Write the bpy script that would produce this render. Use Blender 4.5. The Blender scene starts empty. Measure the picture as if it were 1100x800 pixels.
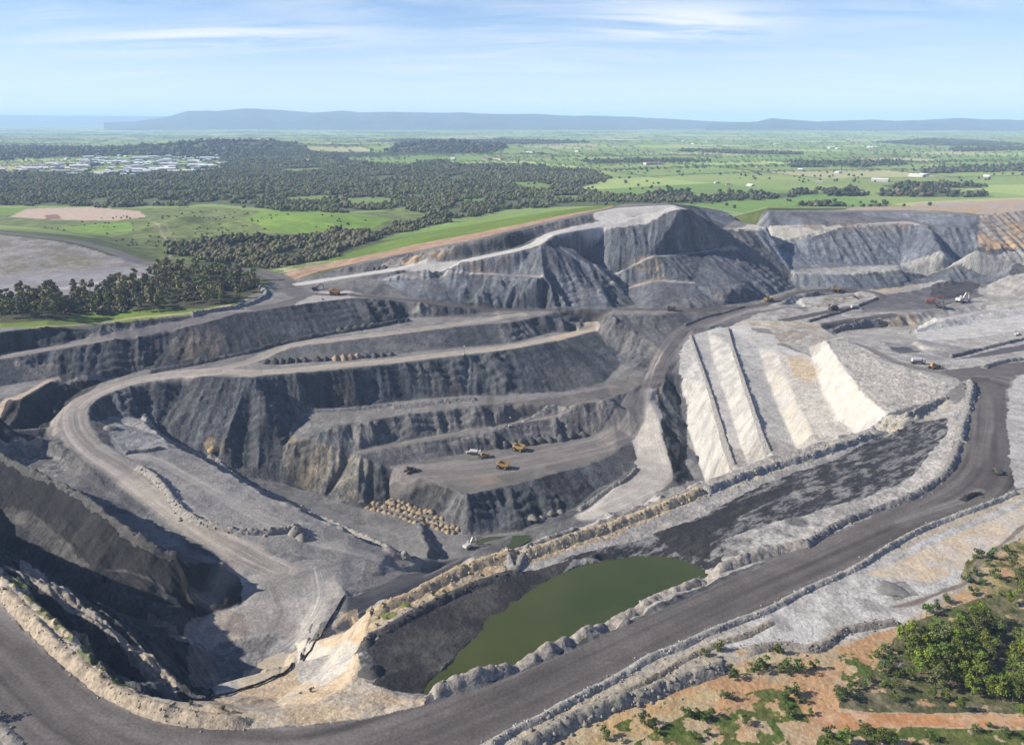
import bpy, math, random
import numpy as np
from mathutils import Vector
from mathutils.geometry import delaunay_2d_cdt
random.seed(7); rng = np.random.default_rng(11)
sc = bpy.context.scene
# ------------------------------------------------------------------ camera
CAM_H = 160.0; PITCH = math.radians(17.4); FPX = 863.0     # focal length in pixels of a 1100 px wide frame
cd = bpy.data.cameras.new('camera'); cam = bpy.data.objects.new('camera', cd); sc.collection.objects.link(cam)
cam.location = (0, 0, CAM_H); cam.rotation_euler = (math.radians(90) - PITCH, 0, 0)
cd.sensor_width = 36; cd.lens = 36 * FPX / 1100; cd.clip_start = 1; cd.clip_end = 90000
sc.camera = cam
# ------------------------------------------------------------------ sun and sky
SUN_EL = math.radians(30); SUN_DIR = Vector((-1, -0.06, 0)).normalized()     # towards the sun, on plan
sd = bpy.data.lights.new('sun', 'SUN'); sun = bpy.data.objects.new('sun', sd); sc.collection.objects.link(sun)
sd.energy = 5.0; sd.angle = math.radians(0.5); sd.color = (1.0, 0.92, 0.80)
tosun = Vector((SUN_DIR.x * math.cos(SUN_EL), SUN_DIR.y * math.cos(SUN_EL), math.sin(SUN_EL)))
sun.rotation_euler = tosun.to_track_quat('Z', 'Y').to_euler(); sun.location = (-200, 200, 900)
w = bpy.data.worlds.new('World'); sc.world = w; w.use_nodes = True
nt = w.node_tree; N = nt.nodes; Lk = nt.links
bg = N['Background']; bg.inputs[1].default_value = 0.05
sky = N.new('ShaderNodeTexSky'); sky.sky_type = 'NISHITA'; sky.sun_disc = False
sky.sun_elevation = SUN_EL; sky.sun_rotation = math.atan2(SUN_DIR.x, SUN_DIR.y)
sky.altitude = 100; sky.air_density = 1.0; sky.dust_density = 0.1; sky.ozone_density = 3.0
# thin cirrus: noise on the direction, stretched, laid on a plane high above
tc = N.new('ShaderNodeTexCoord'); sep = N.new('ShaderNodeSeparateXYZ'); Lk.new(tc.outputs['Generated'], sep.inputs[0])
def wm(op, a, b=None, clamp=False):
    n = N.new('ShaderNodeMath'); n.operation = op; n.use_clamp = clamp
    for i, v in enumerate((a, b)):
        if v is None: continue
        if hasattr(v, 'is_linked') or hasattr(v, 'node'): Lk.new(v, n.inputs[i])
        else: n.inputs[i].default_value = v
    return n.outputs[0]
zz = wm('MAXIMUM', wm('ADD', sep.outputs[2], 0.12), 0.05)
cx = wm('DIVIDE', sep.outputs[0], zz); cy = wm('DIVIDE', sep.outputs[1], zz)
comb = N.new('ShaderNodeCombineXYZ'); Lk.new(cx, comb.inputs[0]); Lk.new(cy, comb.inputs[1])
mp = N.new('ShaderNodeMapping'); mp.inputs['Rotation'].default_value = (0, 0, 0.5); mp.inputs['Scale'].default_value = (0.8, 2.6, 1); mp.inputs['Location'].default_value = (3.1, 1.7, 0)
Lk.new(comb.outputs[0], mp.inputs[0])
n1 = N.new('ShaderNodeTexNoise'); n1.inputs['Scale'].default_value = 1.1; n1.inputs['Detail'].default_value = 9; n1.inputs['Roughness'].default_value = 0.62; n1.inputs['Distortion'].default_value = 0.6
Lk.new(mp.outputs[0], n1.inputs['Vector'])
n2 = N.new('ShaderNodeTexNoise'); n2.inputs['Scale'].default_value = 0.33; n2.inputs['Detail'].default_value = 3
Lk.new(comb.outputs[0], n2.inputs['Vector'])
cov = wm('MULTIPLY', wm('SUBTRACT', n2.outputs[0], 0.36), 4.0, True)
wisp = wm('MULTIPLY', wm('SUBTRACT', n1.outputs[0], 0.40), 4.0, True)
# one longer veil, right of the middle of the view
vx = wm('SUBTRACT', cx, 0.62); vy = wm('SUBTRACT', cy, 4.5)
def bell(cx_, cy_, wx, wy):
    a = wm('DIVIDE', wm('SUBTRACT', cx, cx_), wx); b = wm('DIVIDE', wm('SUBTRACT', cy, cy_), wy)
    return wm('POWER', 2.718, wm('MULTIPLY', wm('ADD', wm('MULTIPLY', a, a), wm('MULTIPLY', b, b)), -1.0))
veil = wm('MULTIPLY', wm('ADD', bell(.85, 4.35, .55, .45), bell(-1.6, 4.6, .9, .35)), 1.0)
wsp2 = wm('MULTIPLY', wm('SUBTRACT', n1.outputs[0], 0.38), 6.0, True)
cl = wm('MAXIMUM', wm('MULTIPLY', wm('MULTIPLY', cov, wisp), 0.6), wm('MULTIPLY', wm('MULTIPLY', veil, wsp2), 1.0, True))
mix = N.new('ShaderNodeMixRGB'); Lk.new(cl, mix.inputs[0]); Lk.new(sky.outputs[0], mix.inputs[1]); mix.inputs[2].default_value = (9.3, 9.6, 10.2, 1)
# air near the horizon: paler and free of the yellow cast
hf = wm('POWER', wm('SUBTRACT', 1.0, wm('MULTIPLY', wm('MAXIMUM', sep.outputs[2], 0.0), 4.6, True), True), 2.0)
tn = N.new('ShaderNodeMixRGB'); tn.blend_type = 'MULTIPLY'; tn.inputs[0].default_value = 1; Lk.new(sky.outputs[0], tn.inputs[1]); tz = N.new('ShaderNodeMixRGB'); Lk.new(wm('MULTIPLY', wm('MAXIMUM', wm('SUBTRACT', sep.outputs[2], .14), 0.0), 2.4, True), tz.inputs[0]); tz.inputs[1].default_value = (.62, .90, 1.32, 1); tz.inputs[2].default_value = (.36, .72, 1.42, 1); Lk.new(tz.outputs[0], tn.inputs[2])  # sky overhead, out of view, tinted deeper blue for bluer shade fill
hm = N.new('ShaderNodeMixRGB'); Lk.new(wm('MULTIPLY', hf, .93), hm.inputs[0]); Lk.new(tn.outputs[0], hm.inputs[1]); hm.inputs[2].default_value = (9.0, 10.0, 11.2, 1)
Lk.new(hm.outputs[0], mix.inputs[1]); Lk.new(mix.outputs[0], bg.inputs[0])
sc.view_settings.view_transform = 'Standard'; sc.view_settings.look = 'None'; sc.view_settings.gamma = 1
sc.view_settings.exposure = 1.08
sc.render.engine = 'CYCLES'
sc.cycles.max_bounces = 5; sc.cycles.diffuse_bounces = 1; sc.cycles.glossy_bounces = 2; sc.cycles.transparent_max_bounces = 6; sc.cycles.volume_bounces = 1

# ------------------------------------------------------------------ survey helpers
CT, ST = math.cos(PITCH), math.sin(PITCH)
def G(px, py, z=0.0):
    """map point (plan x, y) of a surveyed sight at pixel px, py whose ground lies at height z"""
    a = (px - 550) / FPX; b = (400 - py) / FPX
    dy = CT + b * ST; dz = -ST + b * CT
    t = (z - CAM_H) / dz
    return (a * t, dy * t, z)
# ------------------------------------------------------------------ survey of the mine: break lines (crests, toes, road edges)
LINES = []
def L(*p): LINES.append([G(*q) for q in p])
# lower haul road
IN_EDGE = [(-420,450,0),(-200,510,0),(-60,585,0),(0,645,0),(40,690,0),(80,727,0),(125,757,0),(175,776,0),(250,784,0),(330,780,0),(400,770,0),(455,757,0),(520,737,0),(600,704,0),(700,659,0),(760,632,0),(830,602,0),(880,580,0),(905,570,0),(960,545,0),(1005,522,0),(1030,497,0),(1038,467,0),(1048,427,0),(1035,410,0)]
OUT_EDGE = [(-420,520,0),(-200,630,0),(-60,735,0),(0,779,0),(25,803,0),(60,830,0),(160,870,0),(280,885,0),(400,858,0),(515,800,0),(550,784,0),(625,742,0),(700,703,0),(760,676,0),(825,651,0),(925,604,0),(1000,560,0),(1060,540,0),(1100,524,0),(1120,515,0)]
L(*IN_EDGE); L(*OUT_EDGE)
L((1088,505,0),(1084,450,0),(1080,425,0),(1088,405,0),(1130,396,0))
# pit rim on the near left side, with the bank of the road
RIM1 = [(-420,430,14),(-200,482,8),(-60,540,4),(0,610,3),(15,620,3),(37,642,3),(75,677,3),(95,692,3),(100,712,3),(115,725,3),(150,742,3),(185,749,3),(225,754,2),(262,762,0),(300,764,-1),(335,757,-2)]  # unseen left end raised to strengthen the shade on the wall
L(*RIM1)
L((-60,558,2.6),(0,627,2.6),(40,668,2.6),(80,704,2.6),(122,737,2.6),(170,757,2.6),(240,767,2))
L((335,757,-2),(362,742,-4),(372,725,-6),(380,700,-7),(388,680,-7),(396,662,-5))
# tan slope down to the settling pool
L((222,742,-52),(262,736,-56),(300,727,-56),(325,705,-52),(333,690,-50),(345,668,-51),(354,652,-54),(372,640,-55))
L((343,640,-57),(322,668,-57),(316,690,-57))
L((218,750,-12),(232,754,-10),(250,757.5,-12),(275,757,-14),(300,755,-14))
L((300,750,-20),(345,722,-24),(360,700,-26),(368,680,-28))
# near ridge crest (highwall)
RIDGE = [(396,656,-5),(430,640,-4),(464,623,-3),(508,602,-2),(550,589,-1),(600,573,-1),(650,558,-1),(700,538,-1),(757,516,-1),(825,490,-1),(900,470,-1),(935,459,-1),(975,445,-1),(1017,426,-1),(1040,408,0)]
L(*RIDGE)
L((398,690,-4),(420,672,-4),(460,648,-4),(510,624,-4),(560,612,-4),(610,602,-4),(650,590,-3.5),(700,570,-3),(760,552,-3),(825,518,-3),(890,497,-3),(940,474,-3),(978,454,-3),(1030,448,-2.5))
# coal floor / pond
POND = [(452,744),(470,724),(490,706),(508,690),(530,667),(553,648),(578,630),(602,617),(625,608),(650,602),(675,598),(700,597),(725,601),(745,606),(758,612),(757,620),(735,630),(697,649),(657,668),(600,692),(550,713),(510,730),(480,742),(462,748)]
L(*[(x,y,-5.6) for x,y in POND+[POND[0]]])
L((475,732,-8),(500,718,-9),(560,672,-9),(640,632,-9),(715,612,-8.5))
L((385,735,-3),(400,745,-3),(430,752,-3),(455,752,-2.5)); L((386,700,-3),(384,718,-3),(392,733,-3))
L((770,610,-2.5),(800,580,-2),(830,592,-1.5),(870,570,-1.5),(930,545,-1.5),(985,515,-1.5),(1012,480,-1.5),(1028,440,-1.5))
# hidden foot of the highwall
L((372,662,-52),(405,668,-58),(450,655,-70),(500,640,-82),(560,630,-89),(600,618,-88),(650,598,-80),(700,582,-80),(728,570,-82),(775,558,-78),(800,543,-57),(838,520,-41),(885,500,-31),(928,487,-21),(960,468,-6),(1000,445,-4))
# track under the ridge
L((500,598,-85),(452,620,-74),(400,641,-60),(372,640,-54))
# floor
L((300,660,-57),(330,640,-57),(360,620,-58),(395,622,-64),(430,612,-72),(470,604,-82))
L((195,690,-58),(230,705,-58),(270,690,-57),(262,650,-57),(285,620,-56),(320,600,-58),(370,597,-62),(415,603,-68))
L((240,735,-56),(235,720,-57))
# U-turn ramp, outer and inner edge
L((215,391,-23),(180,400,-25),(140,410,-27.5),(100,419,-30),(77,430,-32),(65,445,-33),(60,457,-34),(75,482,-38),(96,503,-42),(127,520,-46),(150,545,-49),(195,575,-53),(240,600,-55),(285,620,-56))
L((275,406,-24),(225,405,-24),(200,404,-25),(150,412,-28),(112,425,-31),(96,437,-33),(97,452,-35),(107,470,-38),(125,486,-41),(150,500,-44),(180,530,-47),(215,560,-51),(260,580,-54),(320,600,-58))
L((132,488,-42.5),(165,487,-44),(180,480,-46))
# foot of wall under rim road
L((-60,425,-24),(22,412,-25),(57,406,-26),(100,405,-27),(150,398,-27),(212,389,-23),(250,381,-21),(275,374,-19),(312,365,-17),(350,357,-15.5),(400,349,-15),(445,341,-14),(525,337,-13))
L((215,391,-23),(235,389,-22),(270,379,-20),(312,368,-17.5),(375,361,-16),(450,352,-15),(525,341,-13.5))
# spoil bench at the far left, the dark trough under it
L((-60,470,-20),(0,447,-22),(22,430,-23),(57,409,-26)); L((-60,500,-40),(0,470,-42),(30,470,-43),(45,458,-42),(62,432,-38),(85,420,-34),(110,410,-31))
L((0,478,-43),(45,487,-43),(90,508,-45),(120,530,-48),(160,562,-52),(200,588,-55),(235,603,-56))
# black stockpile
L((-60,470,-14),(0,487,-18),(25,500,-19),(75,522,-21),(105,542,-23),(150,575,-28),(190,596,-36),(215,602,-44),(237,608,-51),(258,622,-56.5))
L((-60,530,-31),(0,545,-35),(32,553,-35),(70,582,-38),(100,613,-41),(150,643,-44),(195,660,-51),(215,664,-56),(262,648,-57.5))
L((0,515,-26),(40,532,-28),(75,558,-32),(110,593,-36),(160,615,-41),(178,636,-46)); L((0,502,-41),(40,518,-43),(75,535,-45),(105,552,-47),(150,586,-52),(190,605,-54),(215,611,-55))
L((-60,560,-44),(0,590,-47),(60,622,-49),(130,668,-52),(195,692,-58),(225,702,-58.5))
# ledges of the shadowed left wall
L((-60,560,-7),(0,600,-8),(27,612,-8),(62,640,-8),(87,657,-9),(135,687,-10.5),(158,716,-11),(187,742,-12),(200,746,-20))
L((-60,554,-10),(0,596,-11),(27,607,-11),(62,635,-11),(90,652,-12),(137,682,-13.5),(162,710,-14),(192,737,-16),(206,742,-26))
L((0,640,-12),(40,675,-14),(80,702,-16),(105,728,-16),(130,742,-17),(160,752,-18))
# middle bench
L((275,405,-24),(350,399,-24.5),(425,391,-25),(500,382,-25),(550,375,-25),(600,366,-25),(625,360,-25),(640,354,-25))
L((275,395,-23),(300,391,-23.5),(375,386,-24),(437,379,-24.5),(500,373,-25),(550,368,-25),(587,358,-25),(637,347,-25),(640,354,-25))
L((275,388,-22.5),(290,380,-20.5),(312,374,-18.5),(375,365,-16.5),(450,356,-15.5),(500,350,-14.5),(550,346,-13.5),(582,340,-13),(657,338,-12.5),(710,338,-13))
# dark road from the rim to the benches
L((395,317,2),(450,322,-2),(500,328,-7),(540,332,-11),(600,333,-12),(660,332,-12),(700,331,-12),(740,333,-12.5),(775,328,-13),(825,318,-13),(860,311,-13.5))
L((392,320.5,2),(450,326,-3),(500,331.5,-8),(530,336,-11.5))
# rim road
L((-60,398,-17),(0,386,-14),(125,364,-8),(200,349,-3),(275,334,1),(312,328,2),(375,320.5,2),(392,320.5,2))
L((-60,391,-17),(0,379,-14),(125,357,-8),(200,344,-3),(250,331,0),(268,325,1.5))
L((-60,368,2),(0,357,2),(50,352,2),(125,346,2),(200,338,2.5),(250,328,2.5),(268,322,2.5))
# big wall foot (valley)
L((112,450,-43),(128,447,-43),(140,447,-44),(165,457,-52),(205,481,-62),(235,500,-70),(270,512,-77),(300,516,-80),(347,532,-84),(387,546,-86),(417,538,-85),(450,552,-87),(480,568,-88),(500,574,-89),(520,575,-89),(560,570,-88),(590,556,-86),(620,545,-83),(640,527,-80),(672,512,-77),(683,492,-74),(686,476,-71))
# plateau edge and its hidden foot
L((130,455,-45),(155,451,-46),(175,470,-47),(190,480,-48),(225,496,-50),(250,511,-52),(275,527,-54),(325,550,-58),(375,572,-63),(415,590,-69),(440,603,-75))
L((165,466,-54),(200,493,-64),(240,517,-73),(290,543,-80),(340,566,-84),(395,590,-86),(425,604,-86),(470,612,-86))
L((455,577,-80),(462,590,-80),(458,600,-80)); L((468,583,-87),(475,600,-88),(465,603,-88))
# terraces above the working platform
L((325,441,-50),(375,437,-50),(425,430,-49),(500,424,-48),(550,424,-48),(600,421,-48),(650,410,-46),(695,402,-43),(702,396,-41))
L((325,446,-51),(345,450,-51.5),(362,457,-52),(400,452,-52),(425,447,-51),(475,441,-50),(512,436,-49.5),(550,434,-49),(625,431,-48.5),(650,428,-48))
L((380,484,-65),(425,474,-64),(475,465,-63),(525,458,-62),(550,452,-61),(600,443,-57),(640,432,-51))
L((385,488,-65.5),(425,480,-65),(475,472,-64),(525,464,-63),(550,457,-62),(600,448,-58),(632,442,-55),(657,427,-50.5),(680,419,-47))
L((420,501,-71),(475,491,-71),(512,485,-71),(550,480,-71),(595,474,-70.5),(637,466,-69.5),(660,459,-65.5),(675,443,-57.5),(683,423,-49.5),(693,408,-44),(705,392,-37),(712,377,-31.5),(726,362,-26),(745,352,-21.5),(775,341,-17.5),(800,333,-15.5))
L((419,501,-71),(455,513,-71),(500,532,-71),(550,521,-71),(620,502,-71),(662,485,-71),(679,470,-69.5))
L((305,480,-62),(325,446,-51)); L((385,488,-65.5),(395,545,-86)); L((640,354,-25),(668,390,-42)); L((392,320.5,2),(440,341,-14))
# ramp outer edge, fan
L((679,470,-69.5),(690,452,-62),(698,432,-54),(706,413,-46.5),(722,392,-37.5),(729,374,-31.5),(740,362,-26.5),(770,350,-21),(800,341,-17),(835,337,-16))
L((680,478,-71.5),(684,500,-73),(665,520,-75),(640,545,-77),(625,553,-79))
L((722,392,-37.5),(720,402,-42),(707,415,-47.5),(702,427,-53),(708,450,-60),(712,470,-66),(722,500,-73),(724,516,-76),(700,537,-77),(660,554,-77))
# pale end wall: stepped strips
L((737,362,-27),(729,380,-33),(724,397,-40),(726,408,-45),(729,424,-55),(733,445,-64),(743,471,-73),(751,495,-80),(759,517,-84),(766,545,-85))
L((744,362,-26),(750,385,-33),(758,410,-39),(769,440,-45),(779,470,-50),(790,503,-54),(800,530,-56))
L((760,356,-25),(766,385,-34),(776,415,-40),(787,445,-46),(802,492,-53),(815,520,-55))
L((782,352,-22),(788,375,-25),(796,400,-28),(806,430,-32),(816,460,-35),(828,489,-38),(838,510,-40))
L((815,374,-25),(822,400,-30),(838,440,-35),(856,478,-38),(868,500,-40))
L((836,380,-22),(844,405,-23),(859,440,-25),(874,470,-27),(888,492,-30))
L((876,390,-19),(884,420,-20),(900,450,-21),(917,461,-22),(930,480,-22))
L((887,368,-2),(900,388,-2.5),(925,420,-3),(952,446,-4))
L((800,350,-20),(830,352,-19),(865,350,-18.5),(872,360,-20)); L((815,374,-25),(836,376,-22),(870,373,-20),(887,368,-2))
# hill and road right of it
L((887,366,-2),(910,368,-2),(950,388,-1),(1000,400,0),(1035,410,0)); L((915,362,-4),(960,378,-2),(1000,390,-1),(1050,395,0),(1080,393,0))
L((955,372,-10),(975,372,-10),(990,376,-8)); L((950,366,-4),(985,367,-5),(1010,376,-4))
L((1025,385,-6),(1060,378,-8),(1130,364,-9)); L((1022,388,-1.5),(1060,384,-2),(1130,372,-2))
L((1045,394,0),(1130,385,0))
# spiral and its pit
L((835,328,-14.5),(850,318,-14),(880,313,-14),(925,313,-14),(945,316,-14.5),(950,322,-15),(930,328,-16),(890,336,-17),(850,344,-18),(838,348,-18.5),(845,352,-19),(880,350,-19))
L((855,325,-19),(880,320,-20),(915,318,-20),(920,322,-20),(900,328,-20),(868,332,-20))
L((858,320,-14.5),(890,317,-14.5),(918,316,-14.5),(924,322,-15),(905,329,-16),(868,336,-16.5),(858,332,-15.5))
L((888,346,-18),(930,341,-18),(985,336,-17),(1000,333,-17),(1062,326,-16))
L((893,356,-24),(930,353,-25),(985,350,-25),(1004,342,-22),(1062,333,-20))
L((900,362,-22),(950,360,-22),(985,358,-22))
L((985,349,-14),(1010,343,-13),(1050,336,-12),(1130,322,-9)); L((985,357,-20),(1050,347,-17),(1130,333,-12)); L((990,364,-14),(1050,360,-11),(1130,348,-8))
L((945,320,-15),(1000,312,-16),(1060,306,-15),(1130,298,-10)); L((985,318,-16.5),(1030,320,-17),(1060,316,-16))
# dump on the left of the far side
CR = [(318,308,2),(340,304,4),(380,299,9),(420,293.5,14),(450,289,19),(500,282,24),(550,273,32),(580,265,38),(595,253,46),(650,244,51),(700,232,60),(732,225.5,68)]
L(*CR)
L((318,304,2.5),(387,292,10),(450,284,20),(500,277.5,25),(550,266,34),(587,250.5,46.5),(625,241.5,53),(690,230,63),(725,222,69))
L((312,303,3),(350,292,9),(410,279,20),(500,261,40),(547,250,49),(600,237,57),(662,224,67),(725,220.5,70))
L((275,290,1),(350,277,2),(400,262,4),(475,245,10),(500,239,14),(550,232,25),(600,226,40),(660,219.5,64),(715,218,66),(745,221,60))
L((270,280,0),(350,268,0),(400,255,0),(475,240,0),(550,240,0),(600,236,0),(660,235,0),(745,238,0))
L((410,302,8),(470,297,12),(550,297,13),(582,300,13)); L((410,299.5,8.5),(470,294.5,12.5),(550,294,13.5),(582,296,14))
L((580,265,38),(583,298,13),(584,331,-12))
L((597,254,45),(606,263,36),(629,283,14),(656,306,-4),(682,327,-11.5))
L((640,286,18),(700,274,25),(760,268,25),(790,266,25)); L((642,289,16),(700,277.5,23),(760,271.5,23),(792,269,22))
L((662,303,3),(700,300,5),(745,302,4),(790,308,0),(825,302,-4)); L((665,306,1.5),(700,303.5,3.2),(745,305.5,2),(790,311,-2))
# ridge nose and the far right wall
L((732,225.5,68),(738,224.5,67),(757,244,48),(790,264,26),(822,283,8),(848,299,-7),(855,308,-13))
L((745,221.5,58),(775,240,24),(805,264,6),(830,280,2),(850,290,0))
L((745,221.5,58),(775,226,52),(825,227,50),(907,228,49),(950,227,49),(1000,229,48),(1050,232,47),(1080,228,49),(1130,222,52))
L((755,226,54),(790,236,44),(825,232,46))
L((775,245,42),(825,244.5,41),(907,241,40),(975,237,41),(997,243,38),(1008,242,38),(1040,245,36)); L((772,248,38),(825,248,37.5),(907,243.5,38),(970,240,39.5))
L((850,290,1),(907,285,2),(965,284,2),(1015,276,12),(1050,268,22),(1130,266,26))
L((855,297,-3),(907,293,-2),(965,290,0),(1025,284,5),(1088,286,8),(1130,284,11))
L((850,311,-14),(925,311,-14.5),(965,309,-14.5),(1000,302,-14.5),(1050,297,-13),(1085,296,-11),(1130,292,-8))
L((745,221,55),(825,221,46),(900,222,46),(975,222,46),(1050,219,48),(1130,214,50)); L((745,238,0),(825,246,0),(900,247,0),(975,247,0),(1050,247,0),(1130,245,0))
# waste dump at the far left
L((-60,249,19),(0,253,18),(60,260,14),(100,269,8),(135,281,3),(150,284,1)); L((-60,243,19),(0,246.5,18),(60,252,14.5),(110,261,9),(160,276,3),(185,286,1.5))
L((-60,305,1),(0,297,2),(40,292,1.5),(90,289,1),(140,286,1)); L((-60,238,1),(0,240,1),(60,244,1),(120,254,1),(190,275,1))
L((-60,328,0.5),(0,324,0.5),(60,318,0.5),(110,310,0.5),(165,297,0.5))
# ------------------------------------------------------------------ terrain: triangulated break lines -> 1 m raster -> mesh
for x in range(-3500, 3501, 500):
    for y in (1800, 2400, 3200): LINES.append([(x, y, 0.0)])
for x in (-1500, -1100, 1100, 1500):
    for y in (0, 400, 800, 1200): LINES.append([(x, y, 0.0)])
for p in ((-600, 40, 0), (-200, 20, 0), (0, 60, -6), (200, 60, -8), (500, 200, -6), (60,100,-5),(400,120,-7),(700,500,0),(800,800,0),(-700,300,0),(-750,700,1)): LINES.append([p])
LINES.append([(130,150,-4),(170,175,-4),(220,225,-3),(300,270,-2),(420,330,-2)])
pts = []; edges = []
for l in LINES:
    b = len(pts); pts += l; edges += [(b + i, b + i + 1) for i in range(len(l) - 1)]
v2, e2, f2, ov, oe, of_ = delaunay_2d_cdt([Vector((p[0], p[1])) for p in pts], edges, [], 0, 0.05, True)
zs = []
for i, v in enumerate(v2):
    if ov[i]: zs.append(float(np.mean([pts[k][2] for k in ov[i]])))
    else: zs.append(None)
# crossings: height of the nearest point on any input edge
eA = np.array([[*pts[a]] for a, b in edges]); eB = np.array([[*pts[b]] for a, b in edges])
for i, v in enumerate(v2):
    if zs[i] is None:
        d = eB[:, :2] - eA[:, :2]; t = np.clip(((v.x - eA[:, 0]) * d[:, 0] + (v.y - eA[:, 1]) * d[:, 1]) / np.maximum((d ** 2).sum(1), 1e-9), 0, 1)
        q = eA + (eB - eA) * t[:, None]; dd = (q[:, 0] - v.x) ** 2 + (q[:, 1] - v.y) ** 2
        k = np.argsort(dd)[:2]; zs[i] = float(q[k, 2].mean())
print('TIN', len(v2), len(f2), 'crossings', sum(1 for o in ov if not o))
X0, Y0, RW, RH = -1100, 60, 2300, 1640
Hr = np.zeros((RH, RW), np.float32)
for f in f2:
    A, B, C_ = [(v2[k].x, v2[k].y, zs[k]) for k in f]
    x0 = max(int(math.ceil(min(A[0], B[0], C_[0]) - X0 - .01)), 0); x1 = min(int(max(A[0], B[0], C_[0]) - X0 + .01), RW - 1)
    y0 = max(int(math.ceil(min(A[1], B[1], C_[1]) - Y0 - .01)), 0); y1 = min(int(max(A[1], B[1], C_[1]) - Y0 + .01), RH - 1)
    if x1 < x0 or y1 < y0: continue
    gx, gy = np.meshgrid(np.arange(x0, x1 + 1) + X0, np.arange(y0, y1 + 1) + Y0)
    det = (B[1] - C_[1]) * (A[0] - C_[0]) + (C_[0] - B[0]) * (A[1] - C_[1])
    if abs(det) < 1e-9: continue
    l1 = ((B[1] - C_[1]) * (gx - C_[0]) + (C_[0] - B[0]) * (gy - C_[1])) / det
    l2 = ((C_[1] - A[1]) * (gx - C_[0]) + (A[0] - C_[0]) * (gy - C_[1])) / det
    m = (l1 >= -1e-4) & (l2 >= -1e-4) & (l1 + l2 <= 1 + 1e-4)
    Hr[y0:y1 + 1, x0:x1 + 1][m] = (l1 * A[2] + l2 * B[2] + (1 - l1 - l2) * C_[2])[m]
def blur(a, n):
    for _ in range(n):
        p = np.pad(a, 1, mode='edge'); a = (p[1:-1, :-2] + 2 * a + p[1:-1, 2:]) / 4
        p = np.pad(a, 1, mode='edge'); a = (p[:-2, 1:-1] + 2 * a + p[2:, 1:-1]) / 4
    return a
def hsh(ix, iy, s):
    n = (ix.astype(np.int64) * 374761393 + iy.astype(np.int64) * 668265263 + s * 1442695041) & 0xffffffff
    n = ((n ^ (n >> 13)) * 1274126177) & 0xffffffff
    return ((n ^ (n >> 16)) & 0xffff).astype(np.float32) / 65535.0
def vnoise(x, y, s=0):
    ix = np.floor(x); iy = np.floor(y); fx = (x - ix).astype(np.float32); fy = (y - iy).astype(np.float32)
    fx = fx * fx * (3 - 2 * fx); fy = fy * fy * (3 - 2 * fy); ix = ix.astype(np.int64); iy = iy.astype(np.int64)
    return (hsh(ix, iy, s) * (1 - fx) + hsh(ix + 1, iy, s) * fx) * (1 - fy) + (hsh(ix, iy + 1, s) * (1 - fx) + hsh(ix + 1, iy + 1, s) * fx) * fy
def fbm(x, y, sc_, oct_=4, s=0, g=.5):
    x = x / sc_; y = y / sc_; t = 0; a = 1; n = 0
    for o in range(oct_):
        t = t + a * (vnoise(x, y, s + o * 17) * 2 - 1); n += a; a *= g; x = x * 2.03 + 5.1; y = y * 2.03 + 9.7
    return t / n
Hr = blur(Hr, 1)
GX, GY = np.meshgrid(np.arange(RW, dtype=np.float32) + X0, np.arange(RH, dtype=np.float32) + Y0)
# mounds of the grassed hill behind the rim
def bump(px, py, h, rx, ry, z=1):
    x, y, _ = G(px, py, z); global Hr
    Hr += h * np.exp(-((GX - x) / rx) ** 2 - ((GY - y) / ry) ** 2)
bump(194, 242, 11, 30, 48); bump(340, 240, 14, 120, 110); bump(270, 262, 7, 30, 20); bump(240, 264, 8, 22, 14); bump(160, 248, 5, 20, 25); bump(225,240,4,60,60)
bump(40, 242, 3, 20, 20)
def samp(R, x, y):
    fx = np.clip(np.asarray(x, np.float64) - X0, 0, RW - 1.001); fy = np.clip(np.asarray(y, np.float64) - Y0, 0, RH - 1.001)
    ix = fx.astype(int); iy = fy.astype(int); tx = fx - ix; ty = fy - iy
    return (R[iy, ix] * (1 - tx) + R[iy, ix + 1] * tx) * (1 - ty) + (R[iy + 1, ix] * (1 - tx) + R[iy + 1, ix + 1] * tx) * ty
HB = Hr.copy()
def ground0(px, py, start=100.):
    """first ground the sight line of a surveyed pixel meets -> (x, y, z)"""
    a = (px - 550) / FPX; b = (400 - py) / FPX
    dy = CT + b * ST; dz = -ST + b * CT
    t = np.arange(start, 2400, 0.5); x = a * t; y = dy * t; z = CAM_H + dz * t
    inside = (x > X0) & (x < X0 + RW - 2) & (y > Y0) & (y < Y0 + RH - 2)
    h = np.where(inside, samp(HB, x, y), 0.0)
    k = np.argmax(z <= h)
    if z[k] > h[k]:
        tt = -CAM_H / dz if dz < 0 else 30000.; return (a * tt, dy * tt, 0.0)
    return (float(x[k]), float(y[k]), float(h[k]))
_far = {}
def W2(px, py):
    k = (round(px, 1), round(py, 1))
    if k not in _far: _far[k] = ground0(px, py)
    return _far[k]
# slope and the direction of fall
gy_, gx_ = np.gradient(blur(Hr, 2)); slope = np.hypot(gx_, gy_)
face = np.clip((slope - 0.3) / 0.2, 0, 1)
big = np.clip((blur(face.astype(np.float32), 26) - .55) / .35, 0, 1).astype(np.float32)      # only the tall faces
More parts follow.
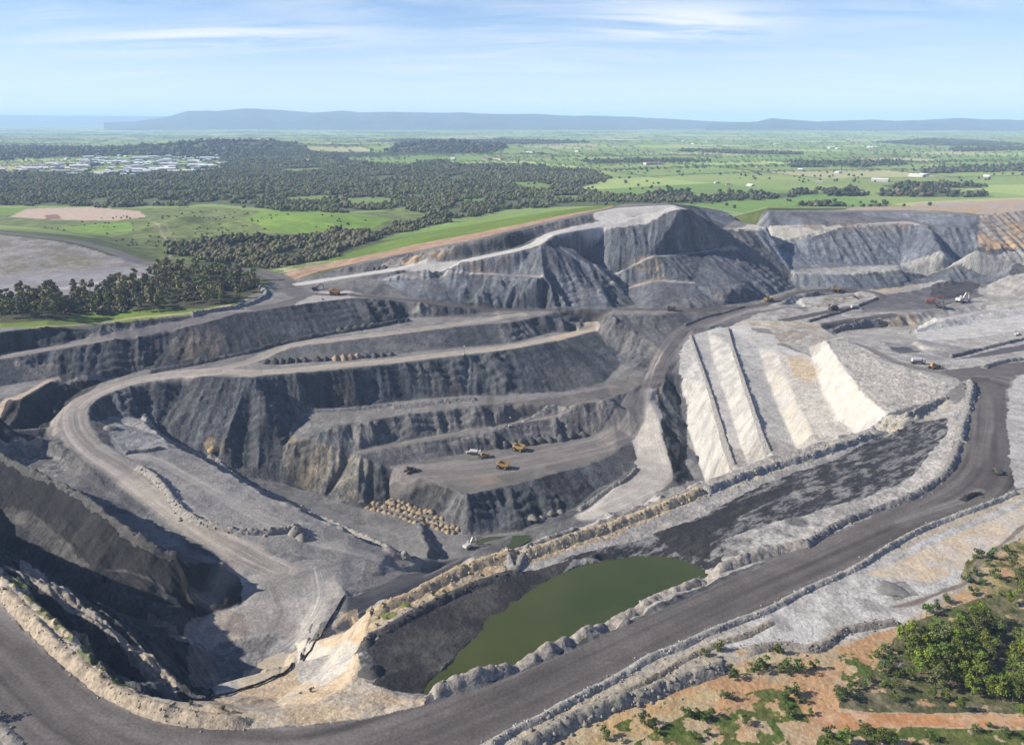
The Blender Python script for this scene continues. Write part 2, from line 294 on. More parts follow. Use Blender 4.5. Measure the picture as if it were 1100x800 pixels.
# gullies: noise smeared down the line of fall
def smear(nz, steps, sgn=(1, -1)):
    dx = -gx_ / np.maximum(slope, 1e-4); dy = -gy_ / np.maximum(slope, 1e-4)
    acc = nz.copy(); n = 1
    for s in sgn:
        x = GX.copy(); y = GY.copy()
        for k in range(steps):
            ix = np.clip(np.rint(x - X0), 0, RW - 1).astype(int); iy = np.clip(np.rint(y - Y0), 0, RH - 1).astype(int)
            x = x + s * dx[iy, ix] * 1.3; y = y + s * dy[iy, ix] * 1.3
            acc += samp(nz, x, y); n += 1
    return acc / n
nzA = fbm(GX, GY, 8.0, 2, 3); nzB = fbm(GX, GY, 2.6, 2, 9)
flA = smear(nzA.astype(np.float32), 13); flB = smear(nzB.astype(np.float32), 9)
flC = smear(fbm(GX, GY, 19.0, 2, 23).astype(np.float32), 22); flC = (flC / flC.std()).astype(np.float32); flT = flC.copy(); flC = (1.2 - 1.5 * np.abs(flC)).astype(np.float32)
flA /= flA.std(); flB /= flB.std()
flA = flA.astype(np.float32); flR = (1.3 - 1.7 * np.abs(flA)).astype(np.float32)          # sharp ribs between gullies
flA = flA * .55 + flR * .5
# ------------------------------------------------------------------ materials
def new_mat(name, rough=0.95, spec=0.2):
    m = bpy.data.materials.new(name); m.use_nodes = True; p = m.node_tree.nodes['Principled BSDF']
    p.inputs['Roughness'].default_value = rough; p.inputs['Specular IOR Level'].default_value = spec
    return m, p, m.node_tree
def mottled(name, col, var=.25, scale=1.0, rough=.9, spec=.2, metal=0.0, bump=0.0, bscale=3.0, objrand=0.0):
    """one colour broken up by object-space noise, with an optional bump"""
    m, p, t = new_mat(name, rough, spec); n = t.nodes; l = t.links
    tc = n.new('ShaderNodeTexCoord'); nz = n.new('ShaderNodeTexNoise'); nz.inputs['Scale'].default_value = scale; nz.inputs['Detail'].default_value = 6
    l.new(tc.outputs['Object'], nz.inputs['Vector'])
    r = n.new('ShaderNodeMapRange'); r.inputs[1].default_value = .3; r.inputs[2].default_value = .7; r.inputs[3].default_value = 1 - var; r.inputs[4].default_value = 1 + var
    l.new(nz.outputs[0], r.inputs[0]); val = r.outputs[0]
    if objrand:
        oi = n.new('ShaderNodeObjectInfo'); r2 = n.new('ShaderNodeMapRange'); r2.inputs[3].default_value = 1 - objrand; r2.inputs[4].default_value = 1 + objrand
        l.new(oi.outputs['Random'], r2.inputs[0]); mm = n.new('ShaderNodeMath'); mm.operation = 'MULTIPLY'; l.new(val, mm.inputs[0]); l.new(r2.outputs[0], mm.inputs[1]); val = mm.outputs[0]
    v = n.new('ShaderNodeVectorMath'); v.operation = 'SCALE'; v.inputs[0].default_value = tuple(c * .7 for c in col); l.new(val, v.inputs['Scale'])
    l.new(v.outputs[0], p.inputs['Base Color']); p.inputs['Metallic'].default_value = metal
    if bump:
        b = n.new('ShaderNodeBump'); b.inputs['Strength'].default_value = bump; b.inputs['Distance'].default_value = .3
        z2 = n.new('ShaderNodeTexNoise'); z2.inputs['Scale'].default_value = bscale; z2.inputs['Detail'].default_value = 5; l.new(tc.outputs['Object'], z2.inputs['Vector'])
        l.new(z2.outputs[0], b.inputs['Height']); l.new(b.outputs[0], p.inputs['Normal'])
    return m
def attr_mat(name, bump=.6, fine=1.0, rough=.95):
    """colour from the surveyed ground cover (vertex attribute), grain and stones from 3D noise"""
    m, p, t = new_mat(name, rough, .15); n = t.nodes; l = t.links
    at = n.new('ShaderNodeAttribute'); at.attribute_name = 'cover'; ar = n.new('ShaderNodeAttribute'); ar.attribute_name = 'rubble'
    tc = n.new('ShaderNodeTexCoord')
    def noise(sc_, det, ro=.6):
        z = n.new('ShaderNodeTexNoise'); z.inputs['Scale'].default_value = sc_; z.inputs['Detail'].default_value = det; z.inputs['Roughness'].default_value = ro; l.new(tc.outputs['Object'], z.inputs['Vector']); return z.outputs[0]
    def rng_(src, a, b, c, d):
        r = n.new('ShaderNodeMapRange'); l.new(src, r.inputs[0]); r.inputs[1].default_value = a; r.inputs[2].default_value = b; r.inputs[3].default_value = c; r.inputs[4].default_value = d; return r.outputs[0]
    def mul(a, b, op='MULTIPLY'):
        q = n.new('ShaderNodeMath'); q.operation = op
        for i, v in enumerate((a, b)):
            if isinstance(v, (int, float)): q.inputs[i].default_value = v
            else: l.new(v, q.inputs[i])
        return q.outputs[0]
    nA = noise(.9 * fine, 8, .7); nB = noise(.12, 5); 
    vo = n.new('ShaderNodeTexVoronoi'); vo.inputs['Scale'].default_value = .55 * fine; l.new(tc.outputs['Object'], vo.inputs['Vector'])
    a = rng_(nA, .3, .7, .72, 1.28); b_ = rng_(nB, .35, .65, .88, 1.12)
    st = rng_(vo.outputs['Distance'], 0.0, .75, .2, -.2); st = mul(mul(st, ar.outputs['Fac']), 1.0, 'ADD')
    f = mul(mul(a, b_), st)
    v = n.new('ShaderNodeVectorMath'); v.operation = 'SCALE'; l.new(at.outputs['Color'], v.inputs[0]); l.new(f, v.inputs['Scale']); l.new(v.outputs[0], p.inputs['Base Color'])
    bm_ = n.new('ShaderNodeBump'); bm_.inputs['Strength'].default_value = bump; bm_.inputs['Distance'].default_value = .8
    hh = mul(mul(vo.outputs['Distance'], ar.outputs['Fac']), -1.0); hh = mul(hh, mul(mul(nA, mul(ar.outputs['Fac'], .25, 'ADD')), 1.6), 'ADD')
    l.new(hh, bm_.inputs['Height']); l.new(bm_.outputs[0], p.inputs['Normal'])
    return m
GROUND = attr_mat('ground_cover')
# ------------------------------------------------------------------ the ground mesh
rows = [63., 66., 69.5, 73., 76.5, 80.]; y = 84.
while y < 1500: rows.append(y); y *= 1 + 1 / 520
while y < 60000: rows.append(y); y *= 1 + 1 / 90 if y > 4000 else 1 + 1 / 260
NC = 1400
U = np.concatenate([-np.geomspace(2.6, .96, 70), np.linspace(-.95, .95, NC), np.geomspace(.96, 2.6, 70)]); NC += 140; Yr = np.array(rows); VX = (U[None] * Yr[:, None]); VY = np.repeat(Yr[:, None], NC, 1)
inside = (VX > X0 + 2) & (VX < X0 + RW - 3) & (VY > Y0 + 2) & (VY < Y0 + RH - 3)
fd = np.clip((Y0 + RH - 60 - VY) / 100, 0, 1) * np.clip((X0 + RW - 60 - VX) / 100, 0, 1) * np.clip((VX - X0 - 60) / 100, 0, 1)
def on(R): return samp(R, VX, VY) * fd
SL = on(slope.astype(np.float32)); FC = on(face.astype(np.float32)); FA = on(flA); FB = on(flB.astype(np.float32))
VZ = on(Hr); FL = on(flC); FT = on(flT); BG = on(big)
shape = VX.shape
COV = np.zeros(shape + (3,), np.float32); RUB = np.zeros(shape, np.float32); ROADM = np.zeros(shape, np.float32)
WPX = VX + fbm(VX, VY, 6, 3, 31) * 1.5 * np.clip(VY / 400, .5, 3); WPY = VY + fbm(VX, VY, 6, 3, 57) * 1.5 * np.clip(VY / 400, .5, 3)
def pip(poly, X=None, Y=None):
    X = WPX if X is None else X; Y = WPY if Y is None else Y
    P = np.array(poly)[:, :2]; lo = P.min(0) - 1; hi = P.max(0) + 1
    r0, r1 = np.searchsorted(Yr, [lo[1] - 12, hi[1] + 12]); r1 = min(r1 + 1, shape[0])
    M = np.zeros(shape, bool); x = X[r0:r1]; y = Y[r0:r1]; m = np.zeros(x.shape, bool)
    for i in range(len(P)):
        a = P[i - 1]; b = P[i]
        c = (a[1] > y) != (b[1] > y)
        with np.errstate(divide='ignore', invalid='ignore'):
            m ^= c & (x < (b[0] - a[0]) * (y - a[1]) / (b[1] - a[1]) + a[0])
    M[r0:r1] = m; return M
def area(*p, z=None): return pip([G(x, y, z) if z is not None else W2(x, y) for x, y in p])
def put(M, c, rub=None, a=1.0, var=0.0, vs=8.0, c2=None, s=5):
    """lay a cover colour on the masked ground; c2 is a second colour mixed in in patches"""
    c = np.array(c, np.float32)
    if c2 is not None:
        t = np.clip(fbm(VX[M], VY[M], vs, 5, s, .6) * 2.2 + .5, 0, 1)[:, None]; col = c * (1 - t) + np.array(c2, np.float32) * t
    else: col = np.repeat(c[None], M.sum(), 0)
    if var: col = col * (1 + var * fbm(VX[M], VY[M], vs, 4, s + 3)[:, None])
    COV[M] = COV[M] * (1 - a) + col * a
    if rub is not None: RUB[M] = rub
def polydist(P, w):
    """distance, signed lateral offset and chainage of each ground vertex near a plan polyline"""
    P = np.array(P)[:, :2]; lo = P.min(0) - w - 5; hi = P.max(0) + w + 5
    r0, r1 = np.searchsorted(Yr, [lo[1], hi[1]]); r1 = min(r1 + 1, shape[0])
    x = VX[r0:r1]; y = VY[r0:r1]; D = np.full(x.shape, 1e9); S = np.zeros(x.shape); A = np.zeros(x.shape); ch = 0
    for a, b in zip(P[:-1], P[1:]):
        d = b - a; ln = np.hypot(*d)
        if ln < 1e-6: continue
        t = np.clip(((x - a[0]) * d[0] + (y - a[1]) * d[1]) / ln ** 2, 0, 1); qx = x - a[0] - t * d[0]; qy = y - a[1] - t * d[1]
        dd = np.hypot(qx, qy); s = np.sign(d[0] * qy - d[1] * qx) * dd; m = dd < D
        D[m] = dd[m]; S[m] = s[m]; A[m] = (ch + t * ln)[m]; ch += ln
    return r0, r1, D, S, A
def smooth_line(P, step=6.0):
    P = np.array(P, float); out = [P[0]]
    for i in range(len(P) - 1):
        p0 = P[max(i - 1, 0)]; p1 = P[i]; p2 = P[i + 1]; p3 = P[min(i + 2, len(P) - 1)]; n = max(2, int(np.hypot(*(p2 - p1)[:2]) / step))
        for k in range(1, n + 1):
            t = k / n; out.append(.5 * ((2 * p1) + (-p0 + p2) * t + (2 * p0 - 5 * p1 + 4 * p2 - p3) * t * t + (-p0 + 3 * p1 - 3 * p2 + p3) * t ** 3))
    return out
def track(line, half, c, streak=.16, a=1.0, edge=1.5, rub=0.03, wide=2.2, seed=0, flat=True):
    """a driven surface: wheel streaks that follow the line"""
    P = smooth_line([W2(*q) for q in line]); r0, r1, D, S, A = polydist(P, half + 4)
    wgl = fbm(VX[r0:r1], VY[r0:r1], 9, 3, 71) * 1.2
    k = np.clip((half + wgl - D) / edge, 0, 1) * a
    ROADM[r0:r1] = np.maximum(ROADM[r0:r1], k * (1 if half > 3 else 0))
    st = (vnoise(S / wide + 40, A / 70.0 + 3, 81 + seed) - .5) * 1.3 + (vnoise(S / (wide * .4) + 40, A / 35.0 + 3, 91 + seed) - .5) * .9
    col = np.array(c)[None, None] * (1 + streak * 2 * st[..., None])
    COV[r0:r1] = COV[r0:r1] * (1 - k[..., None]) + col * k[..., None]; RUB[r0:r1] = RUB[r0:r1] * (1 - k) + rub * k
# ---- colours (linear, as the material itself is)
DARKROCK = (.085, .088, .096); MIDROCK = (.17, .165, .16); COALC = (.035, .035, .038); DRK = (.135, .122, .113); PALE = (.46, .44, .40); SAND = (.46, .35, .22); ORANGE = (.46, .23, .085)
GREYF = (.27, .255, .235); WHITEC = (.6, .575, .53); TAN = (.36, .27, .17); GRASS = (.13, .205, .035); OLIVE = (.10, .125, .04); BROWN = (.30, .19, .12)
# ---- far plain: paddocks, scrub
far = VY > 1100
rot = .35; fx_ = (VX * math.cos(rot) + VY * math.sin(rot)); fy_ = (-VX * math.sin(rot) + VY * math.cos(rot))
fx_ = fx_ + fbm(VX, VY, 900, 2, 12) * 120; fy_ = fy_ + fbm(VX, VY, 900, 2, 14) * 120
h1 = hsh(np.floor(fx_ / 420).astype(int), np.floor(fy_ / 310).astype(int), 3); h2 = hsh(np.floor(fx_ / 420).astype(int), np.floor(fy_ / 310).astype(int), 9)
base = np.array((.125, .185, .055))[None, None] * (1 - h1[..., None]) + np.array((.20, .225, .095))[None, None] * h1[..., None]
base = np.where(h2[..., None] > .9, np.array((.33, .29, .19))[None, None], base); base = np.where((h2[..., None] > .6) & (h2[..., None] < .72), np.array((.27, .31, .13))[None, None], base); base = base * np.array((1.1, 1.2, .9))
COV[:] = base * (1 + .25 * fbm(VX, VY, 160, 5, 40, .6)[..., None])
m = ~far; COV[m] = (np.array(OLIVE) * (1 + .3 * fbm(VX[m], VY[m], 30, 5, 41)[:, None])); RUB[:] = .1
wood = np.clip(fbm(VX, VY * 2.4, 800, 6, 77, .66) * 7 - .8 - 1.2 - 1.4 * np.clip((VX / np.maximum(VY, 1)), -.2, .6) * 2 , 0, 1)
line_ = (np.abs((fx_ / 420) % 1 - .5) > .485) | (np.abs((fy_ / 310) % 1 - .5) > .478)
wood = np.maximum(wood, (line_ & (h1 > .35)) * .9); wood[VY < 2400] = 0
COV[:] = COV * (1 - wood[..., None]) + np.array((.04, .055, .03)) * wood[..., None]
# creeks and tree belts seen from above the plain, surveyed
FORESTS = {
 'main': [(-60,188),(0,186),(100,188),(235,182),(240,168),(300,160),(345,167),(400,176),(440,178),(481,178),(530,177),(567,178),(600,181),(636,183),(657,191),(640,197),(619,203),(650,208),(671,211),(740,212),(735,219),(653,221),(620,222),(560,223),(498,234),(440,240),(470,232),(440,222),(360,230),(300,226),(230,219),(150,222),(0,221),(-60,221)],
 'upper': [(-60,160),(0,158),(100,160),(190,158),(255,158),(300,163),(270,170),(230,172),(150,168),(60,170),(-60,176)],
 'slope': [(185,262),(240,257),(275,262),(330,258),(360,250),(400,244),(450,238),(500,238),(475,243),(430,254),(400,262),(350,276),(310,285),(275,289),(215,290),(190,282)],
 'hillwood': [(410,166),(440,160),(480,157),(520,158),(545,163),(520,167)],
 'belt1': [(728,213),(780,210),(850,207),(878,204),(878,208),(850,212),(790,215),(760,219),(728,218)],
 'belt2': [(845,222),(880,219),(922,222),(922,229),(880,229),(845,229)],
 'belt3': [(889,204),(929,203),(929,211),(900,211),(880,208)],
 'belt4': [(946,199),(1000,196),(1044,198),(1060,202),(1000,203),(960,203)],
 'belt5': [(940,207),(1000,205),(1050,208),(1060,211),(1000,212),(946,211)],
 'belt6': [(985,184),(1020,181),(1130,179),(1420,179),(1420,184),(1130,184),(1040,185),(1000,187)],
 'belt7': [(851,174),(909,174),(970,175),(970,177),(909,180),(851,180)],
 'belt8': [(936,219),(953,219),(953,225),(936,225)],
 'belt9': [(730,161),(790,162),(858,164),(858,166),(790,165),(730,163)],
 'belt10': [(630,173),(700,172),(760,173),(760,175),(700,175),(630,176)],
 'belt11': [(1020,160),(1130,157),(1420,157),(1420,161),(1130,161),(1020,163)],
 'belt12': [(690,209),(740,206),(741,212),(690,213)],
 'belt13': [(940,152),(1000,149),(1060,151),(1100,155),(1060,157),(990,155)],
 'belt14': [(420,152),(560,151),(640,154),(560,156),(430,155)],
 'belt15': [(440,178),(455,174),(482,173),(480,176),(455,179)],
}
CLEAR = [[(370,214),(400,211),(440,215),(430,220),(380,222)],[(545,196),(575,195),(600,201),(585,206),(560,203)],[(600,210),(625,210),(625,215),(600,214)],[(305,182),(345,180),(350,184),(310,186)],[(300,212),(360,210),(380,214),(330,218)],[(495,214),(520,213),(525,218),(500,219)]]
wv = lambda M: M
fw = {}
for k, P in FORESTS.items(): fw[k] = area(*P, z=0); put(fw[k], (.085, .10, .045), var=.3, vs=25)
cm = np.zeros(shape, bool)
for P in CLEAR: mm = area(*P, z=0); cm |= mm; put(mm, (.15, .2, .06), var=.2)
# green rehabilitated ground near the rim
put(area((-330,222),(-60,222),(150,223),(230,221),(300,228),(360,232),(440,222),(470,232),(440,242),(405,250),(360,255),(330,262),(275,270),(190,285),(140,270),(90,256),(30,247),(-60,240),(-330,240), z=2), OLIVE, var=.35, vs=14, c2=(.16,.19,.055))
put(area((280,225),(330,224),(420,236),(400,246),(360,252),(300,250),(260,238), z=4), GRASS, c2=(.17,.27,.04), vs=20)
put(area((100,240),(140,238),(145,248),(80,252),(55,246), z=2), GRASS, c2=(.16,.25,.04), vs=12)
put(area((-330,224),(-60,224),(30,224),(25,230),(-60,231),(-330,231), z=0), GRASS, var=.2)
put(area((30,224),(100,222),(150,227),(158,233),(120,237),(60,236),(10,233), z=1), (.47,.36,.27), rub=.1, var=.15)
put(area((48,231),(62,230),(66,235),(50,236), z=1), (.2,.12,.09))
track([(165,238),(175,252),(185,268),(180,280)], 3, (.25,.22,.15)); track([(178,240),(190,262),(180,282)], 2, (.22,.2,.13))
# rim field and strip along it
put(area((-330,352),(-60,352),(0,348),(60,345),(110,331),(150,333),(215,332),(255,325),(262,322),(250,328.5),(200,338.5),(125,346.5),(50,352.5),(-60,368),(-330,368)), (.15,.215,.035), c2=(.17,.25,.04), vs=25, rub=.05)
track([(-40,360),(0,354.5),(50,350.5),(125,344.5),(200,336.5),(245,328)], 3.2, (.38,.31,.2), a=.85)
put(area((0,318),(70,315),(110,310),(160,300),(175,290),(230,292),(270,297),(278,312),(255,325),(215,331),(150,332),(115,330),(60,344),(0,347),(-60,352),(-60,320)), (.075,.07,.04), c2=(.10,.11,.045), vs=10)
# grassed batter behind the dump
put(area((300,296),(350,283),(410,266),(500,244),(550,235),(620,225),(662,221),(640,228),(600,235),(547,248),(500,259),(410,277),(350,290),(318,300)), BROWN, c2=(.36,.25,.17), vs=10, rub=.2)
put(area((345,281),(400,264),(475,246),(500,240),(550,233.5),(600,226.5),(658,220),(652,223),(600,232),(547,243),(500,252.5),(440,264),(400,273),(370,279)), (.155,.23,.03), c2=(.13,.2,.03), vs=30, rub=.03)
put(area((272,291),(300,285),(345,281),(372,279),(345,284),(310,292),(285,296)), (.36,.33,.2), c2=GRASS, vs=14)
# ---- mine rock: by slope, then by place
pitm = area((-80,345),(0,357),(125,346),(200,338),(250,328),(268,318),(300,300),(318,300),(410,277),(500,259),(547,248),(600,235),(662,222),(725,219),(760,224),(907,225),(1050,222),(1130,216),(1420,216),(1420,900),(1130,900),(-80,900))
pm = (pitm | (VY < 700) | area((-330,249),(-60,249),(185,284),(170,296),(110,312),(60,318),(-60,328),(-330,328))) & (VY < 1300)
pm &= ~area((-330,352),(-60,352),(0,348),(60,345),(110,331),(150,333),(215,332),(255,325),(262,322),(278,312),(270,297),(175,290),(110,310),(0,318),(-60,320),(-60,352),(-330,352)) 
pm &= ~area((-330,352),(-60,352),(0,348),(60,345),(110,331),(215,332),(262,322),(250,328.5),(200,338.5),(125,346.5),(50,352.5),(-60,368),(-330,368))
patch = np.clip(fbm(VX, VY, 45, 5, 20, .6) * 1.8 + .5, 0, 1)[..., None]
rock = np.array(DARKROCK) * (1 - patch) + np.array(MIDROCK) * patch
flat = np.clip(1 - SL / .3, 0, 1)[..., None]
rock = rock * (1 - flat) + np.array(GREYF) * .8 * (1 + .25 * fbm(VX, VY, 12, 5, 22)[..., None]) * flat
rock = rock * (1 + .10 * FA[..., None].clip(-2, 2) + .06 * FB[..., None].clip(-2, 2))
COV[pm] = rock[pm]; RUB[pm] = (.25 + .55 * np.clip(SL * 2, 0, 1) + .2 * fbm(VX, VY, 25, 3, 25)).clip(0, 1)[pm]
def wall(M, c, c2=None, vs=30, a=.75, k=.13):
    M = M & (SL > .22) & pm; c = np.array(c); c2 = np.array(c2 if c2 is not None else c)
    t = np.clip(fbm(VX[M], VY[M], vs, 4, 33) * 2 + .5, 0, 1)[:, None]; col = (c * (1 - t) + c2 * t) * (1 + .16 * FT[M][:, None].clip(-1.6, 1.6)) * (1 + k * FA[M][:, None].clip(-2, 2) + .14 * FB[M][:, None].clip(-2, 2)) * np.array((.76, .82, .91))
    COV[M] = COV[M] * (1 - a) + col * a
# dark walls under rim road and benches
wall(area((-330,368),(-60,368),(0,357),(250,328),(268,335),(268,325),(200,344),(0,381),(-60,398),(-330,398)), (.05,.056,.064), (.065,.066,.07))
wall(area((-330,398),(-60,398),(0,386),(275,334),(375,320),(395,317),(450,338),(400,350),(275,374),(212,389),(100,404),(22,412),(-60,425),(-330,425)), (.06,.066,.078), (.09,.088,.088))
for P in ([(200,352),(212,350),(222,372),(212,388),(190,385)],[(222,352),(236,350),(242,372),(232,384),(220,384)],[(180,365),(190,362),(198,380),(185,385)]): wall(area(*P), (.27,.21,.15), (.17,.14,.12), vs=6, a=.7)
wall(area((15,390),(45,388),(75,398),(55,405),(25,410)), (.26,.21,.17), (.14,.13,.12), vs=7)
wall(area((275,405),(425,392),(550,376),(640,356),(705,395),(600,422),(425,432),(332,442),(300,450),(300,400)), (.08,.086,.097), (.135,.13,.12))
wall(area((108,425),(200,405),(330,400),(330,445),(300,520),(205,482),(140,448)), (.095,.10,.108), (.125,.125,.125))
wall(area((305,400),(345,398),(345,440),(318,450)), (.19,.165,.13), (.13,.125,.12)); wall(area((355,398),(372,396),(380,432),(350,440)), (.2,.165,.12), (.14,.13,.12))
wall(area((455,386),(480,384),(500,424),(480,426)), (.19,.16,.12), (.12,.12,.12)); 
# buff ribs at the nose of the terraces
wall(area((312,470),(335,448),(362,462),(352,500),(345,532),(310,512),(302,490)), (.37,.29,.18), (.22,.19,.15), vs=9, a=.85); wall(area((345,490),(372,482),(400,500),(400,540),(360,538),(340,520)), (.33,.28,.2), (.2,.185,.16), vs=9, a=.8)
wall(area((325,446),(362,456),(385,485),(345,480),(310,465)), (.24,.23,.21), (.18,.175,.165), vs=9)
put(area((218,475),(228,471),(236,476),(234,484),(222,484)), (.33,.25,.15), rub=.3, a=.7); put(area((228,474),(240,472),(248,480),(247,492),(232,490)), (.13,.12,.11))
put(area((662,485),(679,470),(686,478),(684,500),(672,508)), (.10,.10,.10), rub=.4)
wall(area((418,502),(455,513),(500,532),(545,522),(560,560),(500,574),(450,552),(417,538)), (.19,.175,.16), (.155,.145,.135), vs=14)
wall(area((500,532),(620,502),(680,472),(684,500),(640,527),(575,556),(512,575)), (.075,.082,.095), (.125,.122,.12))
wall(area((440,512),(462,520),(448,552),(432,540)), (.10,.09,.085)); wall(area((468,520),(480,524),(465,556),(452,548)), (.095,.085,.08))
# near left: black stockpile; shadowed wall, its rock darkened to deepen the shade
put(area((-330,480),(-60,480),(0,488),(75,524),(105,544),(150,577),(200,599),(258,622),(262,647),(195,662),(150,643),(100,613),(70,582),(32,549),(-60,540),(-330,540)), (.03,.031,.035), c2=(.048,.048,.05), vs=10, rub=.45)
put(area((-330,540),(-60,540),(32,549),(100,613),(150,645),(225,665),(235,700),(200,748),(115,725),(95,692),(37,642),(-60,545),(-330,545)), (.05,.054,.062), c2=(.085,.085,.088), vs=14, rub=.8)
put(area((27,606),(87,652),(135,684),(142,698),(120,690),(62,645),(20,618)), (.3,.27,.23), rub=.8, a=.8); put(area((135,684),(160,705),(190,738),(188,746),(150,722),(125,690)), (.36,.31,.24), rub=.9, a=.8); put(area((160,663),(190,680),(226,698),(222,706),(185,690),(158,672)), (.26,.22,.18), rub=.6, a=.7)  # sunlit ledge tops, painted pale into the rock colour
put(area((0,543),(30,547),(70,578),(95,610),(150,640),(158,662),(120,650),(80,612),(20,562),(0,552)), (.13,.12,.11), a=.5)
# floor, plateau, pool
put(area((195,690),(205,668),(262,648),(258,622),(300,610),(330,600),(380,600),(450,605),(470,600),(400,648),(372,660),(345,668),(325,705),(300,740),(235,748),(215,730)), (.25,.235,.215), c2=(.31,.29,.265), vs=18, rub=.25)
put(area((205,665),(240,655),(262,660),(270,680),(240,695),(225,690)), (.32,.28,.23), c2=(.22,.19,.16), vs=7, a=.8)
put(area((200,700),(235,690),(300,680),(330,690),(300,705),(262,722),(230,738),(205,735)), (.155,.15,.145), c2=(.24,.235,.225), vs=9, rub=.6)
put(area((268,722),(285,706),(305,700),(320,703),(300,722),(270,735),(255,738)), (.36,.31,.23), rub=0, var=.08)
put(area((232,742),(255,740),(300,728),(325,712),(320,730),(270,750),(235,752)), (.43,.40,.34), a=.8)
put(area((110,450),(140,448),(155,452),(225,496),(275,527),(375,572),(415,592),(440,604),(350,602),(280,590),(215,560),(150,505),(125,487)), (.28,.265,.24), c2=(.22,.21,.195), vs=14, rub=.3)
put(area((128,455),(142,447),(160,455),(185,480),(178,485),(135,488),(120,470)), (.34,.33,.31), c2=(.25,.24,.225), vs=5, rub=.5)
put(area((-330,475),(-60,475),(0,470),(45,480),(75,500),(60,512),(25,500),(-60,480),(-330,480)), (.25,.235,.215), c2=(.16,.155,.15), vs=6, rub=.8); put(area((10,465),(40,462),(45,478),(28,482)), (.38,.29,.19), a=.7)
track([(60,600),(100,606),(130,612),(160,622),(172,632),(178,645)], .9, (.2,.18,.17), a=.8); track([(20,560),(60,568),(75,590)], .8, (.2,.18,.17), a=.6)
track([(-40,462),(0,443),(30,423),(57,408)], 5.5, (.42,.34,.26), streak=.06)
wall(area((0,450),(57,411),(110,410),(85,430),(62,458),(40,470),(0,475)), (.055,.05,.05), (.07,.065,.06), a=.9)  # slope under the spoil bench, its shade put into the dark colour
put(area((290,520),(350,545),(440,580),(490,600),(470,612),(400,585),(325,545),(285,525)), (.155,.15,.145), c2=(.19,.185,.175), vs=14, rub=.15)
put(area((395,585),(440,605),(455,600),(450,620),(400,640),(372,655),(350,650),(390,620)), (.24,.225,.205), var=.15, rub=.3)
track([(495,600),(450,620),(400,641),(375,652)], 7, (.15,.145,.14), streak=.12)
for l_, h_, c_ in (([(300,700),(330,670),(345,640),(340,610)],6,(.36,.345,.32)),([(280,690),(300,660),(290,630)],5,(.2,.19,.175)),([(210,640),(240,660),(230,690)],4,(.36,.32,.27)),([(320,620),(380,600),(430,598)],5,(.2,.19,.18)),([(170,500),(230,530),(300,565)],3,(.2,.19,.175)),([(330,640),(380,615),(440,610)],3,(.36,.35,.32)),([(390,565),(420,572),(430,585),(405,590),(385,575)],2.2,(.33,.32,.3))): track(l_, h_, c_, streak=.35, a=.55, edge=5, wide=1.2)
# working platform
plat = area((419,501),(475,491),(550,480),(595,474),(637,466),(662,459),(680,470),(662,485),(620,502),(550,521),(500,532),(455,513))
put(plat, (.185,.17,.155), c2=(.15,.138,.126), vs=20, rub=.08); put(area((505,512),(530,510),(540,516),(520,522),(508,520)), (.27,.2,.13), a=.5); put(area((430,503),(480,495),(520,494),(480,503)), (.25,.235,.21), a=.5)
track([(440,508),(520,503),(600,487),(655,472),(678,452),(692,428)], 15, (.205,.187,.172), streak=.2, wide=1.8, a=.75)
put(area((540,430),(600,422),(650,412),(700,403),(690,420),(640,430),(560,452),(545,452)), (.18,.16,.145), c2=(.145,.135,.125), vs=10, rub=.15)
put(area((545,423),(620,420),(655,412),(650,418),(590,428),(545,432)), (.23,.22,.21), a=.7)
track([(385,486),(430,477),(480,468),(540,455),(600,446),(640,430)], 3, (.22,.2,.175), a=.9)
# terraces
track([(270,401),(350,394),(425,387),(500,378),(550,372),(600,362),(637,351)], 6.5, (.33,.29,.235), streak=.07, edge=1)
put(area((590,362),(640,346),(641,354),(600,366)), (.42,.34,.24), a=.8)
track([(60,462),(70,440),(95,425),(140,411),(180,402),(230,398),(275,386),(312,371),(375,363),(450,354),(520,344),(560,338)], 6, (.29,.26,.22), streak=.08)
track([(200,401),(240,399),(275,400)], 7, (.31,.275,.23), streak=.06)
track([(230,399),(160,406),(110,420),(82,437),(80,460),(100,485),(130,505),(170,535),(215,568),(265,595),(300,612)], 10, (.30,.27,.235), streak=.22, wide=1.8, edge=3, a=.9)
track([(110,480),(140,489),(170,495),(215,520),(270,550),(330,578),(400,598)], 5.5, (.345,.32,.28), streak=.13, edge=3, a=.7)
track([(230,640),(250,600),(200,560),(150,520)], 7, (.34,.30,.25), streak=.1, edge=5, a=.45)
track([(-40,394),(0,383),(125,361),(200,347),(275,331),(310,324)], 5.6, (.225,.205,.19), streak=.05, edge=1)
track([(180,286),(225,288),(270,291),(300,300),(318,314),(330,318)], 13, (.14,.128,.122), streak=.1, edge=3)
track([(310,312),(330,318),(300,327),(275,331)], 10, (.15,.138,.13), streak=.1, edge=3)
put(area((330,320),(345,313),(375,312),(392,318),(375,320),(345,324),(315,328)), (.33,.31,.28), rub=.15, a=.9)
track([(340,316),(395,318.5),(450,323.5),(500,329.5),(560,333),(640,333),(700,332.5),(745,333),(790,330)], 5, (.13,.115,.108), streak=.08, edge=1.5)
